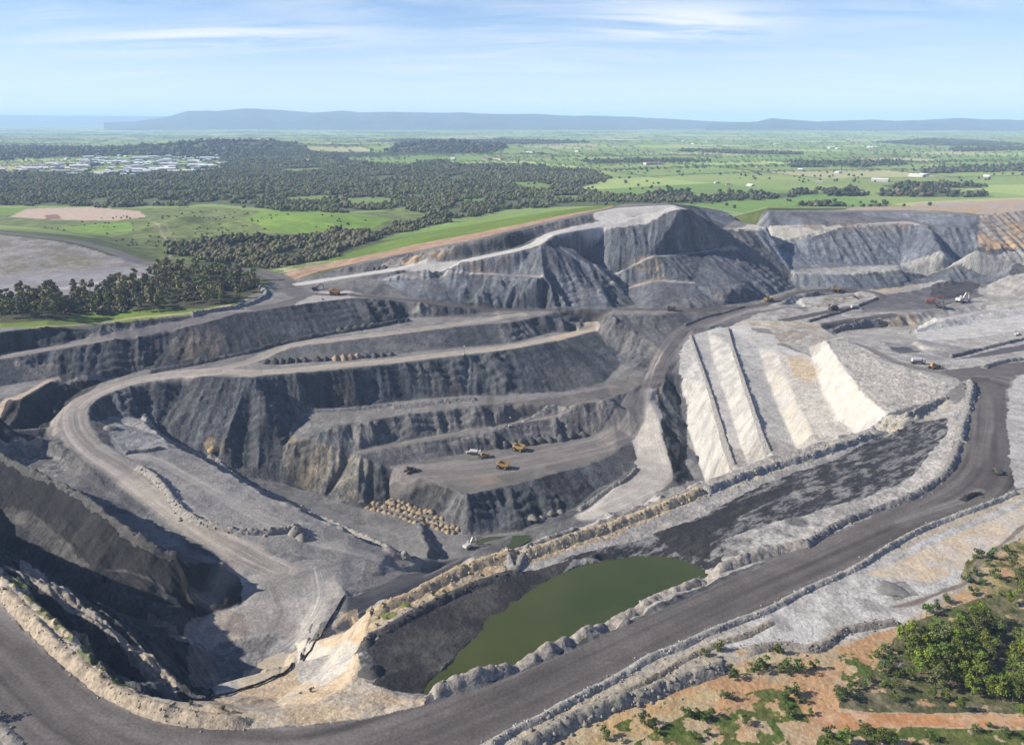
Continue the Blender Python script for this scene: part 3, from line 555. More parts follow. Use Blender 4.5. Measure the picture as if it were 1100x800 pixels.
# dump
wall(area((395,300),(500,284),(580,268),(595,255),(650,246),(732,228),(850,299),(845,316),(700,332),(395,318)), (.155,.155,.158), (.215,.21,.205), a=.8)
for P in ([(500,285),(520,283),(535,292),(520,297),(502,295)],[(690,278),(712,280),(708,293),(680,293),(672,285)],[(658,300),(712,297),(718,303),(675,310)],[(560,283),(548,280),(530,284),(540,292)]): wall(area(*P), (.32,.24,.16), (.2,.175,.15), vs=9, a=.8)
track([(322,305),(384,295.5),(450,286.5),(500,280),(550,269.5),(575,262),(590,252.5),(640,243),(700,230),(730,223.5)], 8, (.40,.385,.36), streak=.05)
track([(650,232),(680,226),(725,222)], 14, (.40,.385,.36), streak=.05)
put(area((410,289),(412,281),(500,263),(548,252),(590,247),(540,262),(480,277)), (.24,.215,.185), c2=(.17,.165,.16), vs=8, rub=.8)
for P in ([(430,285),(440,276),(455,275),(450,283)],[(460,281),(466,273),(478,272),(475,280)]): put(area(*P), (.4,.3,.18), a=.7)
for l_ in ([(640,287),(700,276),(760,270),(792,268)],[(412,301),(470,296),(550,296),(582,298)],[(655,305),(700,302),(745,304)]): track(l_, 2.2, (.34,.32,.29), a=.8, edge=1)
# far right wall and hills
wall(area((745,222),(850,226),(1000,229),(1055,234),(1050,264),(1015,276),(850,291)), (.20,.20,.205), (.26,.255,.25), a=.85, k=.15)
wall(area((850,296),(1085,286),(1085,297),(925,312),(850,312)), (.2,.2,.205), (.25,.245,.24), a=.85)
put(area((775,246),(825,245),(907,241.5),(975,237.5),(997,243),(975,241),(907,244),(825,248)) , (.36,.34,.29), rub=.4)
for P in ([(890,240),(940,238),(985,239),(975,248),(945,252),(910,246)],[(845,243),(880,241),(890,250),(870,246)]): wall(area(*P), (.36,.22,.14), (.28,.25,.21), vs=10, a=.6)
put(area((775,226),(1000,228),(1000,222),(745,221)), (.26,.255,.25), rub=.4)
put(area((905,226),(985,219),(1060,216),(1130,212),(1420,212),(1420,234),(1130,234),(1075,236),(1050,230),(1000,226)), (.4,.29,.18), c2=(.33,.29,.25), vs=22, rub=.3)
put(area((1052,232),(1075,228),(1130,226),(1420,226),(1420,262),(1130,262),(1050,266)), (.33,.30,.26), c2=(.42,.3,.19), vs=24, rub=.4)
put(area((1052,257),(1100,262),(1130,262),(1420,262),(1420,272),(1130,272),(1060,268)), (.48,.33,.19), rub=.2, a=.8)
put(area((850,292),(907,287),(965,285),(1025,278),(1130,270),(1420,270),(1420,286),(1130,286),(1025,285),(965,291),(850,300)), (.29,.285,.265), c2=(.34,.33,.30), vs=12, rub=.7)
# centre-right floor: spiral, coal face, saddle
cr = area((825,330),(845,316),(925,312),(1000,303),(1130,294),(1420,294),(1420,395),(1130,395),(1050,396),(1035,410),(1010,428),(950,447),(887,368),(820,350),(800,345))
put(cr, (.34,.325,.295), c2=(.27,.255,.235), vs=10, rub=.5)
put(area((925,325),(950,316),(1000,307),(1045,301),(1060,306),(1062,316),(1040,322),(1000,332),(950,335),(925,336)), (.125,.12,.128), c2=(.17,.16,.155), vs=9, rub=.3)
put(area((1000,306),(1040,302),(1055,305),(1045,314),(1015,322),(1000,318)), (.06,.058,.065), c2=(.09,.085,.09), vs=6)
put(area((1050,308),(1130,296),(1420,296),(1420,320),(1130,320),(1062,324)), (.27,.255,.235), var=.15)
put(area((890,347),(930,342),(985,337),(985,349),(930,354),(893,357)), (.25,.2,.15), c2=(.3,.27,.23), vs=8, rub=.4)
put(area((985,350),(1050,338),(1130,324),(1420,324),(1420,350),(1130,350),(1050,362),(985,366)), (.45,.44,.41), c2=(.37,.36,.345), vs=9, rub=.6)
put(area((925,312),(950,309),(990,305),(975,309),(950,314)), (.42,.33,.21), a=.7)
track([(790,332),(830,324),(855,315),(885,311.5),(925,312),(946,317),(940,325),(905,332),(860,341),(838,346),(848,351),(880,350),(930,343),(960,338)], 5.2, (.125,.11,.105), streak=.12, edge=1.5)
track([(905,336),(940,334),(990,334),(1040,326)], 5, (.2,.185,.175), streak=.08, a=.7)
track([(800,338),(845,330),(890,323),(925,319)], 3.5, (.15,.135,.13), a=.8)
put(area((860,321),(890,318),(918,317.5),(918,321),(895,328),(868,331)), (.4,.39,.36), c2=(.25,.22,.17), vs=6, rub=.4)
put(area((845,345),(880,347),(890,360),(886,368),(865,352),(830,354),(800,352),(780,352),(800,344)), (.40,.375,.33), c2=(.33,.28,.21), vs=8, rub=.4)
put(area((828,358),(856,354),(865,362),(850,369),(825,368)), (.26,.19,.13), c2=(.3,.28,.25), vs=5, a=.8)
track([(905,366),(930,374),(960,388),(1000,398),(1040,404),(1075,406)], 6, (.19,.172,.16), streak=.1, edge=3)
put(area((1010,398),(1100,388),(1130,388),(1420,388),(1420,402),(1130,402),(1088,408),(1040,414)), (.145,.128,.122), var=.1, rub=.05)
put(area((1022,386),(1060,378),(1130,364),(1420,364),(1420,371),(1130,371),(1060,383)), (.11,.105,.112), rub=.3)
put(area((955,373),(975,372),(990,377),(965,380)), (.13,.128,.13), rub=.3)
# pale end wall
put(area((735,361),(770,352),(800,348),(887,367),(952,446),(936,459),(900,471),(828,490),(758,517),(738,420),(728,388)), (.40,.385,.355), c2=(.34,.33,.31), vs=10, rub=.22)
put(area((734,365),(743,364),(757,410),(778,470),(790,504),(760,516),(746,475),(733,420),(728,390)), (.36,.35,.32), c2=(.29,.285,.27), vs=7, rub=.22)
put(area((757,360),(782,353),(796,400),(816,460),(828,488),(803,497),(787,445),(776,415)), (.38,.365,.33), c2=(.30,.295,.275), vs=7, rub=.22)
put(area((785,355),(835,360),(838,378),(858,440),(868,475),(832,486),(806,430),(796,400)), (.34,.33,.31), c2=(.40,.385,.355), vs=9, rub=.4)
put(area((820,378),(836,380),(860,440),(874,471),(855,479),(838,440),(822,400)), (.38,.35,.29), c2=(.33,.32,.3), vs=5, rub=.25)
put(area((838,378),(876,390),(900,450),(916,462),(876,474),(858,440)), (.41,.385,.34), c2=(.35,.335,.3), vs=8, rub=.6)
put(area((845,385),(862,382),(880,400),(870,412),(852,405)), (.45,.34,.2), a=.6)
put(area((878,385),(887,368),(900,388),(925,420),(952,446),(918,462),(900,450),(884,420)), (.48,.455,.4), c2=(.42,.395,.35), vs=6, rub=.15)
put(area((888,367),(912,366),(960,390),(1020,412),(1010,426),(952,446),(925,420)), (.43,.40,.35), c2=(.36,.34,.305), vs=8, rub=.9)
track([(700,408),(712,385),(735,360),(770,346),(800,336),(835,328)], 3.0, (.29,.27,.25), streak=.15, edge=2)
track([(695,440),(700,415),(712,383),(733,358),(765,344),(800,333)], 9, (.185,.166,.155), streak=.2, edge=1.2)
put(area((692,452),(704,416),(710,450),(714,480),(724,505),(720,517),(700,535),(660,553),(625,553),(665,520),(684,500),(680,475)), (.35,.325,.29), c2=(.30,.28,.255), vs=12, rub=.1)
track([(702,425),(703,470),(710,500),(695,522),(650,545),(630,552)], 9, (.36,.335,.30), streak=.1, wide=1.2, a=.8, edge=3)
wall(area((706,412),(712,425),(745,515),(728,520),(714,480)), (.075,.07,.07), a=.9)  # shaded wedge beside the fan, shade painted into the rock
# ---- near strip: ridge, coal, pond shore
put(area((380,700),(398,656),(464,623),(508,602),(550,589),(650,558),(757,516),(900,470),(975,445),(1017,426),(1040,445),(1025,490),(1003,520),(960,543),(905,568),(860,585),(760,628),(600,700),(455,752),(400,750)), (.34,.32,.285), c2=(.27,.255,.235), vs=8, rub=.5)
put(area((396,658),(464,625),(508,604),(550,591),(600,575),(650,560),(700,541),(757,520),(755,535),(700,556),(650,580),(600,596),(510,622),(430,660),(385,690)), SAND, c2=(.37,.31,.22), vs=6, rub=.9)
put(area((757,518),(900,472),(975,447),(1017,428),(1020,436),(975,456),(900,485),(825,510),(757,534)), (.44,.385,.28), c2=(.36,.34,.3), vs=6, rub=.7)
for P in ([(400,662),(430,645),(445,650),(420,665)],[(600,583),(625,577),(628,582),(606,588)],[(700,540),(722,536),(735,540),(710,548)],[(845,498),(870,490),(880,492),(860,500)],[(435,632),(470,622),(465,630),(440,638)]): mg = area(*P) & (fbm(VX, VY, 3.5, 3, 99) > -.05); put(mg, (.15,.2,.04), a=.85)
put(area((385,735),(380,705),(400,690),(430,668),(470,648),(510,628),(560,615),(605,604),(618,602),(602,618),(553,648),(508,690),(470,722),(452,745),(420,742)), (.052,.05,.052), c2=(.095,.09,.085), vs=12, rub=.4)
put(area((372,725),(385,698),(400,705),(408,728),(395,738)), (.26,.25,.235), c2=(.10,.10,.10), vs=3, rub=.7)
coalf = area((600,603),(650,588),(700,576),(757,553),(825,517),(890,497),(937,474),(978,453),(1032,447),(1020,480),(985,510),(930,535),(880,548),(830,565),(795,580),(770,610),(745,606),(700,597),(650,602))
ra = VX * .776 + VY * .63; rc = -VX * .63 + VY * .776; ts = np.clip(fbm(ra * .35 + rc * .1, rc * 1.1, 2.6, 6, 87, .75) * 3.2 + .35, 0, 1) ** 1.4 * (.55 + .45 * np.clip(fbm(VX, VY, 30, 3, 86) * 2 + .6, 0, 1)) * .9; cc_ = np.array((.055, .055, .06)) * (1 - ts[..., None]) + np.array((.25, .245, .235)) * ts[..., None]; COV[coalf] = cc_[coalf]; RUB[coalf] = .35
put(area((700,573),(757,555),(800,535),(850,520),(850,528),(790,556),(760,575),(765,600),(730,595)), (.045,.045,.048), a=.85)
put(area((775,600),(780,580),(830,560),(870,552),(900,560),(880,578),(830,600),(790,612)), (.37,.355,.32), c2=(.16,.155,.155), vs=8, rub=.5)
put(area((985,505),(1003,480),(1015,470),(1020,440),(1040,425),(1040,455),(1026,495),(1000,520),(960,543),(930,548)), (.42,.395,.35), c2=(.34,.325,.3), vs=5, rub=.7)
put(area((222,752),(262,736),(300,727),(325,705),(348,676),(368,660),(384,654),(398,656),(385,700),(392,733),(430,748),(458,752),(455,757),(400,770),(330,780),(250,784),(190,778)), (.48,.375,.245), c2=(.38,.33,.26), vs=9, rub=.5)
put(area((318,690),(335,690),(385,690),(372,718),(345,735),(320,730)), (.45,.42,.36), c2=(.36,.34,.31), vs=5, rub=.4)
put(area((-330,575),(-60,575),(0,612),(37,643),(75,678),(95,692),(98,712),(115,726),(150,743),(185,750),(225,754),(225,780),(175,776),(125,757),(80,727),(40,690),(0,645),(-60,585),(-330,585)), (.42,.345,.25), c2=(.33,.30,.255), vs=6, rub=.55)
mg = area((-60,560),(0,608),(37,640),(75,675),(95,692),(110,720),(150,741),(150,748),(105,730),(75,690),(37,655),(0,622)) & (fbm(VX, VY, 4, 3, 98) > 0.05); put(mg, (.13,.16,.045), a=.8)
put(area(*POND), (.06,.06,.045), rub=0)
# ---- lower haul road
hr_ = pip([G(*p) for p in IN_EDGE] + [G(1050,402,0), G(1088,405,0), G(1080,425,0), G(1084,450,0), G(1088,505,0), G(1100,524,0)] + [G(*p) for p in OUT_EDGE[::-1][2:]])
ctr = [((a[0]+b[0])/2, (a[1]+b[1])/2) for a, b in zip([(-60,585),(0,645),(80,727),(175,776),(250,784),(330,780),(400,770),(520,737),(600,704),(760,632),(880,580),(960,545),(1005,522),(1030,497),(1038,467),(1040,415)],[(-60,735),(0,779),(60,830),(160,870),(280,885),(330,880),(430,846),(550,784),(625,742),(760,676),(925,604),(1030,552),(1070,530),(1086,500),(1084,450),(1085,412)])]
P = smooth_line([G(x, y, 0) for x, y in ctr]); r0, r1, D, S, A = polydist(P, 40)
st = (vnoise(S / 2.6 + 40, A / 90 + 3, 5) - .5) * .9 + (vnoise(S / .9 + 40, A / 50. + 3, 6) - .5) * .35 + fbm(VX[r0:r1], VY[r0:r1], 40, 3, 8) * .4
wd = np.clip((np.abs(S) - 8) / 6, 0, 1)
col = np.array((.118,.106,.098)) * (1 + .5 * st[..., None]) * (1 - wd[..., None]) + np.array((.145,.13,.12)) * (1 + st[..., None]) * wd[..., None]
k = hr_[r0:r1]; sub = COV[r0:r1]; sub[k] = col[k]; rs = RUB[r0:r1]; rs[k] = .04
track([(1060,425),(1062,450),(1058,475),(1052,500)], 3.5, (.24,.22,.205), a=.7, edge=5, streak=.3); track([(965,562),(1000,549),(1030,540),(1055,528)], 5, (.26,.24,.22), a=.75, edge=6, streak=.3); track([(1042,420),(1044,455),(1034,490),(1010,518)], 3, (.24,.22,.2), a=.6, edge=4, streak=.3)
for off, hw, a_ in ((-8.5, 1.4, .5), (-5.2, 1.0, .35), (-1.5, .8, .3), (2.4, 1.0, .35), (6.2, 1.3, .5), (9.6, 1.8, .5)):
    q = np.array(P)[:, :2]; dd_ = np.gradient(q, axis=0); dd_ /= np.hypot(dd_[:, 0], dd_[:, 1])[:, None]; chn = np.arange(len(q)) * 6.0
    q = q + np.stack([-dd_[:, 1], dd_[:, 0]], 1) * (off + 2.2 * (vnoise(chn / 60, chn * 0 + off, 7) - .5))[:, None]
    r0, r1, D, S, A = polydist(q, 6); k = np.clip((hw + .8 - D) / 1.2, 0, 1) * a_ * np.clip(vnoise(A / 45, A * 0 + off, 9) * 1.8 - .2, 0, 1) * hr_[r0:r1]
    COV[r0:r1] = COV[r0:r1] * (1 - k[..., None]) + np.array((.19, .172, .16)) * k[..., None]
# ---- right side beyond the road
put(area((1092,525),(1085,500),(1082,450),(1084,420),(1092,404),(1130,396),(1420,396),(1420,520),(1130,520)), (.38,.365,.34), c2=(.31,.3,.28), vs=6, rub=.3)
put(area((515,800),(550,784),(700,703),(825,651),(925,604),(1060,540),(1130,515),(1420,515),(1420,900),(1130,900),(400,900)), (.40,.34,.25), c2=(.34,.31,.26), vs=7, rub=.4)
put(area((760,690),(850,645),(930,606),(1040,560),(1100,535),(1060,600),(1000,650),(950,680),(890,690),(840,700),(790,697)), (.50,.485,.45), c2=(.33,.315,.29), vs=6, rub=.35)
put(area((930,618),(1060,560),(1110,540),(1110,562),(1060,600),(1000,625)), (.55,.45,.32), c2=(.46,.42,.36), vs=8, rub=.2)
put(area((950,625),(972,625),(985,640),(960,646)), (.2,.19,.175), a=.9); put(area((915,640),(935,645),(948,657),(930,655)), (.24,.225,.21), a=.8)
put(area((560,800),(640,765),(780,715),(830,700),(900,695),(1000,660),(1050,620),(1070,590),(1130,560),(1420,560),(1420,900),(1130,900),(500,900)), (.45,.27,.14), c2=(.40,.32,.2), vs=9, rub=.35)
put(area((640,770),(700,752),(760,742),(780,745),(740,780),(700,800),(620,800)), (.44,.29,.14), c2=(.42,.34,.2), vs=6, rub=.3)
def grassy(P, c=(.10,.145,.03), c2=(.16,.17,.05), th=-.15, vs=5): mg = area(*P) & (fbm(VX, VY, vs, 4, 55, .6) > th); put(mg, c, c2=c2, vs=3, rub=.5)
grassy([(680,800),(740,765),(790,760),(830,770),(850,800),(840,830),(680,830)], th=-.1); grassy([(800,745),(850,735),(880,755),(870,775),(820,775)])
grassy([(900,740),(940,720),(960,735),(1010,745),(1060,755),(1100,750),(1130,760),(1420,760),(1420,765),(1130,765),(1000,766),(940,765),(895,760)], c=(.12,.125,.06), c2=(.2,.18,.11), th=-.35); grassy([(880,790),(950,780),(1130,785),(1420,785),(1420,900),(1130,900),(860,900)], th=-.2)
grassy([(780,712),(850,712),(830,722),(790,725)], th=-.05); grassy([(900,690),(950,700),(945,725),(905,730)], th=.0)
grassy([(640,790),(700,760),(720,752),(690,775),(660,800)], th=.05); grassy([(970,672),(1060,640),(1130,600),(1420,600),(1420,760),(1130,760),(960,750),(940,720)], c=(.11,.13,.045), c2=(.19,.17,.09), th=-.4)
grassy([(1040,600),(1070,590),(1130,560),(1420,560),(1420,640),(1130,640),(1060,640),(1030,620)], c=(.3,.26,.12), c2=(.16,.16,.05), th=-.1)
put(area((872,760),(905,765),(1000,768),(1130,769),(1420,769),(1420,781),(1130,781),(1000,779),(920,783),(880,782)), (.44,.22,.10), c2=(.5,.33,.2), vs=5, rub=.1)
put(area((850,745),(900,738),(900,765),(870,775)), (.45,.27,.14), a=.8)
track([(1100,565),(1070,590),(1050,605),(1045,622),(1020,633),(980,648),(960,652)], 1.2, (.24,.2,.16), edge=.6)
put(area((790,697),(806,695),(812,700),(800,704),(788,702)), (.42,.3,.18))
# ---- left waste area
put(area((-330,248),(-60,248),(0,252),(60,259),(100,268),(140,284),(90,290),(0,298),(-60,305),(-330,305)), (.27,.25,.235), c2=(.21,.19,.15), vs=22, rub=.4)
put(area((-60,292),(0,286),(50,272),(95,276),(98,285),(50,289),(0,294)), (.2,.18,.1), c2=(.26,.25,.22), vs=10, a=.7)
put(area((-330,305),(-60,305),(0,298),(90,291),(140,287),(165,290),(165,297),(110,311),(60,318),(0,324),(-60,328),(-330,328)), (.23,.215,.22), c2=(.27,.26,.26), vs=22, rub=.15)
track([(-40,320),(40,314),(110,303),(160,296)], 9, (.38,.37,.35), a=.7, edge=5)
track([(-40,245),(0,249.5),(60,256),(105,265),(145,279),(182,287)], 9, (.15,.138,.135), streak=.08, edge=2)
# ------------------------------------------------------------------ relief of the ground below the survey's scale
calm = np.ones(shape, np.float32); calm[area((725,350),(890,350),(960,450),(757,520),(728,420))] = .3; calm[area((-330,470),(-60,470),(105,530),(270,610),(262,660),(100,620),(-60,560),(-330,560))] = .35; calm[area((205,735),(300,722),(345,640),(375,640),(398,656),(388,735),(300,768),(205,757))] = .12; calm[VY > 700] *= 1.3
zq = VZ + fbm(VX, VY, 28, 3, 301) * 3.0; st_ = 4.2; fr = zq / st_ - np.floor(zq / st_); stepd = (np.clip(fr * 3.2 - 1.1, 0, 1) - fr) * st_
lay = np.clip(fbm(VX, VY, 60, 3, 302) * 2.5 + .45, 0, 1) * .55 * FC * calm
trough = area((-60,545),(0,592),(62,625),(135,670),(195,690),(235,700),(228,750),(185,750),(115,727),(60,664),(0,612)).astype(np.float32)
pond_ = area(*POND); VZ = np.where(pond_, np.minimum(VZ, -6.1), VZ)
rl = VX * .775 - VY * .63; rx_ = VX * .63 + VY * .775
VZ = VZ + trough * (1.6 - np.abs(fbm(rl * .25, rx_ * 1.6, 9, 4, 311, .6)) * 7.0) * .9
pile_ = area((-330,490),(-60,490),(0,492),(75,528),(105,548),(150,580),(200,602),(250,625),(255,645),(195,658),(150,640),(100,608),(70,576),(32,546),(-60,530),(-330,530)).astype(np.float32)
VZ = VZ + pile_ * (fbm(rl * .15, rx_ * 1.5, 5, 4, 312, .65) * 1.2)
FC = FC * (1 - ROADM * .9)
near_ = np.clip((880 - VY) / 120, 0, 1)
VZ = VZ + stepd * lay * (.4 + .6 * near_) + FC * calm * ((.45 + .55 * BG) * FA * (.55 + .75 * near_) + FB * .65 + BG * (FL * 1.9 * near_ + FL * .4))
VZ = np.where(pond_, np.minimum(VZ, -6.2), VZ) + (fbm(VX, VY, 4.5, 4, 61, .6) * .7 + (.4 - np.abs(fbm(VX, VY, 7, 3, 69, .6))) * 1.1 * FC * calm) * RUB * np.clip(1.3 - VY / 2600, 0, 1) + fbm(VX, VY, 30, 3, 63) * RUB * .9 * (1 - ROADM)
cracks = np.abs(fbm(VX, VY, 9, 3, 64)) * RUB * 1.2 * (VY < 1200); VZ = VZ - cracks * .5
farlift = np.clip((VY - 2400) / 500, 0, 1) * wood * 9 * (.5 + hsh(np.floor(VX / 9).astype(int), np.floor(VY / 9).astype(int), 4)); VZ = VZ + farlift
VZ = VZ + np.clip((VY - 3000) / 4000, 0, 1) * (fbm(VX, VY, 3000, 3, 65) * 22)
x, y, _ = G(478, 162, 0); VZ += 38 * np.exp(-((VX - x) / 420) ** 2 - ((VY - y) / 300) ** 2)
x, y, _ = G(255, 163, 0); VZ += 45 * np.exp(-((VX - x) / 500) ** 2 - ((VY - y) / 400) ** 2)
def grid_obj(name, xs, ys, zs_, cols, rub, mat_, smooth=True):
    me = bpy.data.meshes.new(name); nr, nc = xs.shape
    co = np.stack([xs, ys, zs_], -1).reshape(-1, 3).astype(np.float32)
    me.vertices.add(len(co)); me.vertices.foreach_set('co', co.ravel())
    i = np.arange(nr - 1)[:, None] * nc + np.arange(nc - 1)[None]; q = np.stack([i, i + 1, i + nc + 1, i + nc], -1).reshape(-1, 4)
    me.loops.add(q.size); me.loops.foreach_set('vertex_index', q.ravel().astype(np.int32)); me.polygons.add(len(q))
    me.polygons.foreach_set('loop_start', np.arange(0, q.size, 4, dtype=np.int32)); me.polygons.foreach_set('loop_total', np.full(len(q), 4, np.int32))
    me.polygons.foreach_set('use_smooth', np.full(len(q), smooth)); me.update()
    at = me.attributes.new('cover', 'FLOAT_COLOR', 'POINT'); rgba = np.ones((len(co), 4), np.float32); rgba[:, :3] = np.clip(cols.reshape(-1, 3), .01, .85); at.data.foreach_set('color', rgba.ravel())
    ar = me.attributes.new('rubble', 'FLOAT', 'POINT'); ar.data.foreach_set('value', np.clip(rub, 0, 1).astype(np.float32).ravel())
    me.materials.append(mat_); o = bpy.data.objects.new(name, me); sc.collection.objects.link(o); return o
blk = vnoise(VX / 2.3, VY / 2.3, 401) - .5 + (vnoise(VX / 1.1, VY / 1.1, 402) - .5) * .8
COV *= (1 + blk * .55 * (RUB * .9 + .04))[..., None]
lum = COV.mean(-1, keepdims=True); gg = np.clip((lum / .20) ** .3, .7, 1.2) * .72; gg[VY > 1150] = .88; COV *= gg; hi_ = COV.max(-1, keepdims=True); COV *= np.where(hi_ > .3, (.3 + (hi_ - .3) * .45) / np.maximum(hi_, .01), 1)
g = grid_obj('ground', VX, VY, VZ, COV, RUB, GROUND); g['kind'] = 'structure'
LV = np.log(Yr)
def gz(x, y):
    """height of the finished ground mesh"""
    x = np.asarray(x, float); y = np.asarray(y, float); r = np.interp(y, Yr, np.arange(len(Yr))); c = np.interp(x / y, U, np.arange(NC))
    r = np.clip(r, 0, len(Yr) - 1.01); c = np.clip(c, 0, NC - 1.01); i = r.astype(int); j = c.astype(int); a = r - i; b = c - j
    return (VZ[i, j] * (1 - b) + VZ[i, j + 1] * b) * (1 - a) + (VZ[i + 1, j] * (1 - b) + VZ[i + 1, j + 1] * b) * a
# ------------------------------------------------------------------ builders
col = sc.collection
class MB:
    def __init__(s): s.v = []; s.f = []
    def add(s, vs, fs):
        b = len(s.v); s.v += [tuple(v) for v in vs]; s.f += [tuple(i + b for i in f) for f in fs]
    def box(s, c, d, rz=0, taper=(1, 1), ry=0, shear=0):
        hx, hy, hz = d[0] / 2, d[1] / 2, d[2] / 2; vs = []
        for z in (-1, 1):
            for x, y in ((-1, -1), (1, -1), (1, 1), (-1, 1)):
                tx, ty = taper if z > 0 else (1, 1); X = x * hx * tx + (shear if z > 0 else 0); Y = y * hy * ty; Z = z * hz
                if ry: X, Z = X * math.cos(ry) + Z * math.sin(ry), -X * math.sin(ry) + Z * math.cos(ry)
                vs.append((c[0] + X * math.cos(rz) - Y * math.sin(rz), c[1] + X * math.sin(rz) + Y * math.cos(rz), c[2] + Z))
        s.add(vs, [(3, 2, 1, 0), (4, 5, 6, 7), (0, 1, 5, 4), (1, 2, 6, 5), (2, 3, 7, 6), (3, 0, 4, 7)]); return s
    def prism(s, prof, y0, y1):
        """outline in x, z pulled along y"""
        n = len(prof); s.add([(x, y0, z) for x, z in prof] + [(x, y1, z) for x, z in prof], [tuple(range(n)), tuple(range(2 * n - 1, n - 1, -1))] + [(i, i + n, (i + 1) % n + n, (i + 1) % n) for i in range(n)]); return s
    def bar(s, a, b, r, r2=None, n=8):
        a = Vector(a); b = Vector(b); r2 = r if r2 is None else r2; d = (b - a).normalized(); u = d.orthogonal().normalized(); w_ = d.cross(u)
        vs = [a + (u * math.cos(2 * math.pi * k / n) + w_ * math.sin(2 * math.pi * k / n)) * r for k in range(n)] + [b + (u * math.cos(2 * math.pi * k / n) + w_ * math.sin(2 * math.pi * k / n)) * r2 for k in range(n)]
        s.add(vs, [tuple(range(n - 1, -1, -1)), tuple(range(n, 2 * n))] + [(k, (k + 1) % n, (k + 1) % n + n, k + n) for k in range(n)]); return s
    def wheel(s, c, r, w_, n=20):
        prof = [(r * .55, -w_ / 2), (r * .93, -w_ / 2), (r, -w_ * .36), (r, w_ * .36), (r * .93, w_ / 2), (r * .55, w_ / 2)]; vs = []; fs = []
        for k in range(n):
            a = 2 * math.pi * k / n
            for q, y in prof: vs.append((c[0] + q * math.cos(a), c[1] + y, c[2] + q * math.sin(a)))
        m = len(prof)
        for k in range(n):
            for j in range(m): fs.append((k * m + j, k * m + (j + 1) % m, ((k + 1) % n) * m + (j + 1) % m, ((k + 1) % n) * m + j))
        s.add(vs, fs); return s
    def build(s, name, mat_, parent=None, bevel=0, smooth=False):
        me = bpy.data.meshes.new(name); me.from_pydata(s.v, [], s.f); me.update(); me.materials.append(mat_)
        if smooth: me.polygons.foreach_set('use_smooth', [True] * len(me.polygons))
        o = bpy.data.objects.new(name, me); col.objects.link(o)
        if parent: o.parent = parent
        if bevel:
            b = o.modifiers.new('bevel', 'BEVEL'); b.width = bevel; b.segments = 1
        return o
def tag(o, label, cat, group=None, kind=None):
    if label: o['label'] = label
    if cat: o['category'] = cat
    if group: o['group'] = group
    if kind: o['kind'] = kind
    return o
def empty(name): o = bpy.data.objects.new(name, None); col.objects.link(o); o.empty_display_size = 1; return o
def copy_tree(o, parent=None):
    c = o.copy(); col.objects.link(c)
    if parent: c.parent = parent
    for ch in list(KIDS.get(o.name, o.children)): copy_tree(ch, c)
    return c
KIDS = {}
def place(o, px, py, rz=0, dz=0, s=None):
    x, y, _ = W2(px, py); o.location = (x, y, float(gz(x, y)) + dz); o.rotation_euler = (0, 0, rz)
    if s: o.scale = (s, s, s)
    return o
# ------------------------------------------------------------------ water
WATER, p, t = new_mat('pond_water', .1, .3); p.inputs['Base Color'].default_value = (.05, .07, .014, 1)
nz = t.nodes.new('ShaderNodeTexNoise'); nz.inputs['Scale'].default_value = .03; nz.inputs['Detail'].default_value = 4; tcw = t.nodes.new('ShaderNodeTexCoord'); t.links.new(tcw.outputs['Object'], nz.inputs[0])
rp = t.nodes.new('ShaderNodeValToRGB'); rp.color_ramp.elements[0].position = .35; rp.color_ramp.elements[0].color = (.03, .042, .007, 1); rp.color_ramp.elements[1].position = .7; rp.color_ramp.elements[1].color = (.05, .056, .012, 1)
t.links.new(nz.outputs[0], rp.inputs[0]); t.links.new(rp.outputs[0], p.inputs['Base Color'])
nb = t.nodes.new('ShaderNodeTexNoise'); nb.inputs['Scale'].default_value = 1.2; t.links.new(tcw.outputs['Object'], nb.inputs[0]); bb = t.nodes.new('ShaderNodeBump'); bb.inputs['Strength'].default_value = .06; t.links.new(nb.outputs[0], bb.inputs['Height']); t.links.new(bb.outputs[0], p.inputs['Normal'])
def water(name, pts_, z, mat_=None, grow=0):
    P = [Vector(G(x, y, z)) for x, y in pts_]; c = sum(P, Vector()) / len(P); P = [p_ + (p_ - c).normalized() * grow for p_ in P]
    me = bpy.data.meshes.new(name); me.from_pydata([tuple(p_) for p_ in P], [], [tuple(range(len(P)))]); me.update()
    if me.polygons[0].normal.z < 0: me.flip_normals()
    me.materials.append(mat_ or WATER); o = bpy.data.objects.new(name, me); col.objects.link(o); o['kind'] = 'structure'; return o
water('pond_water', POND, -5.68, grow=4)
water('sump_water', [(506,583),(530,578),(550,577),(572,575),(566,580),(552,586),(535,591),(515,590)], -87.6, grow=3)
MUDW = mottled('muddy_water', (.33, .28, .2), .06, .05, rough=.25, spec=.4)
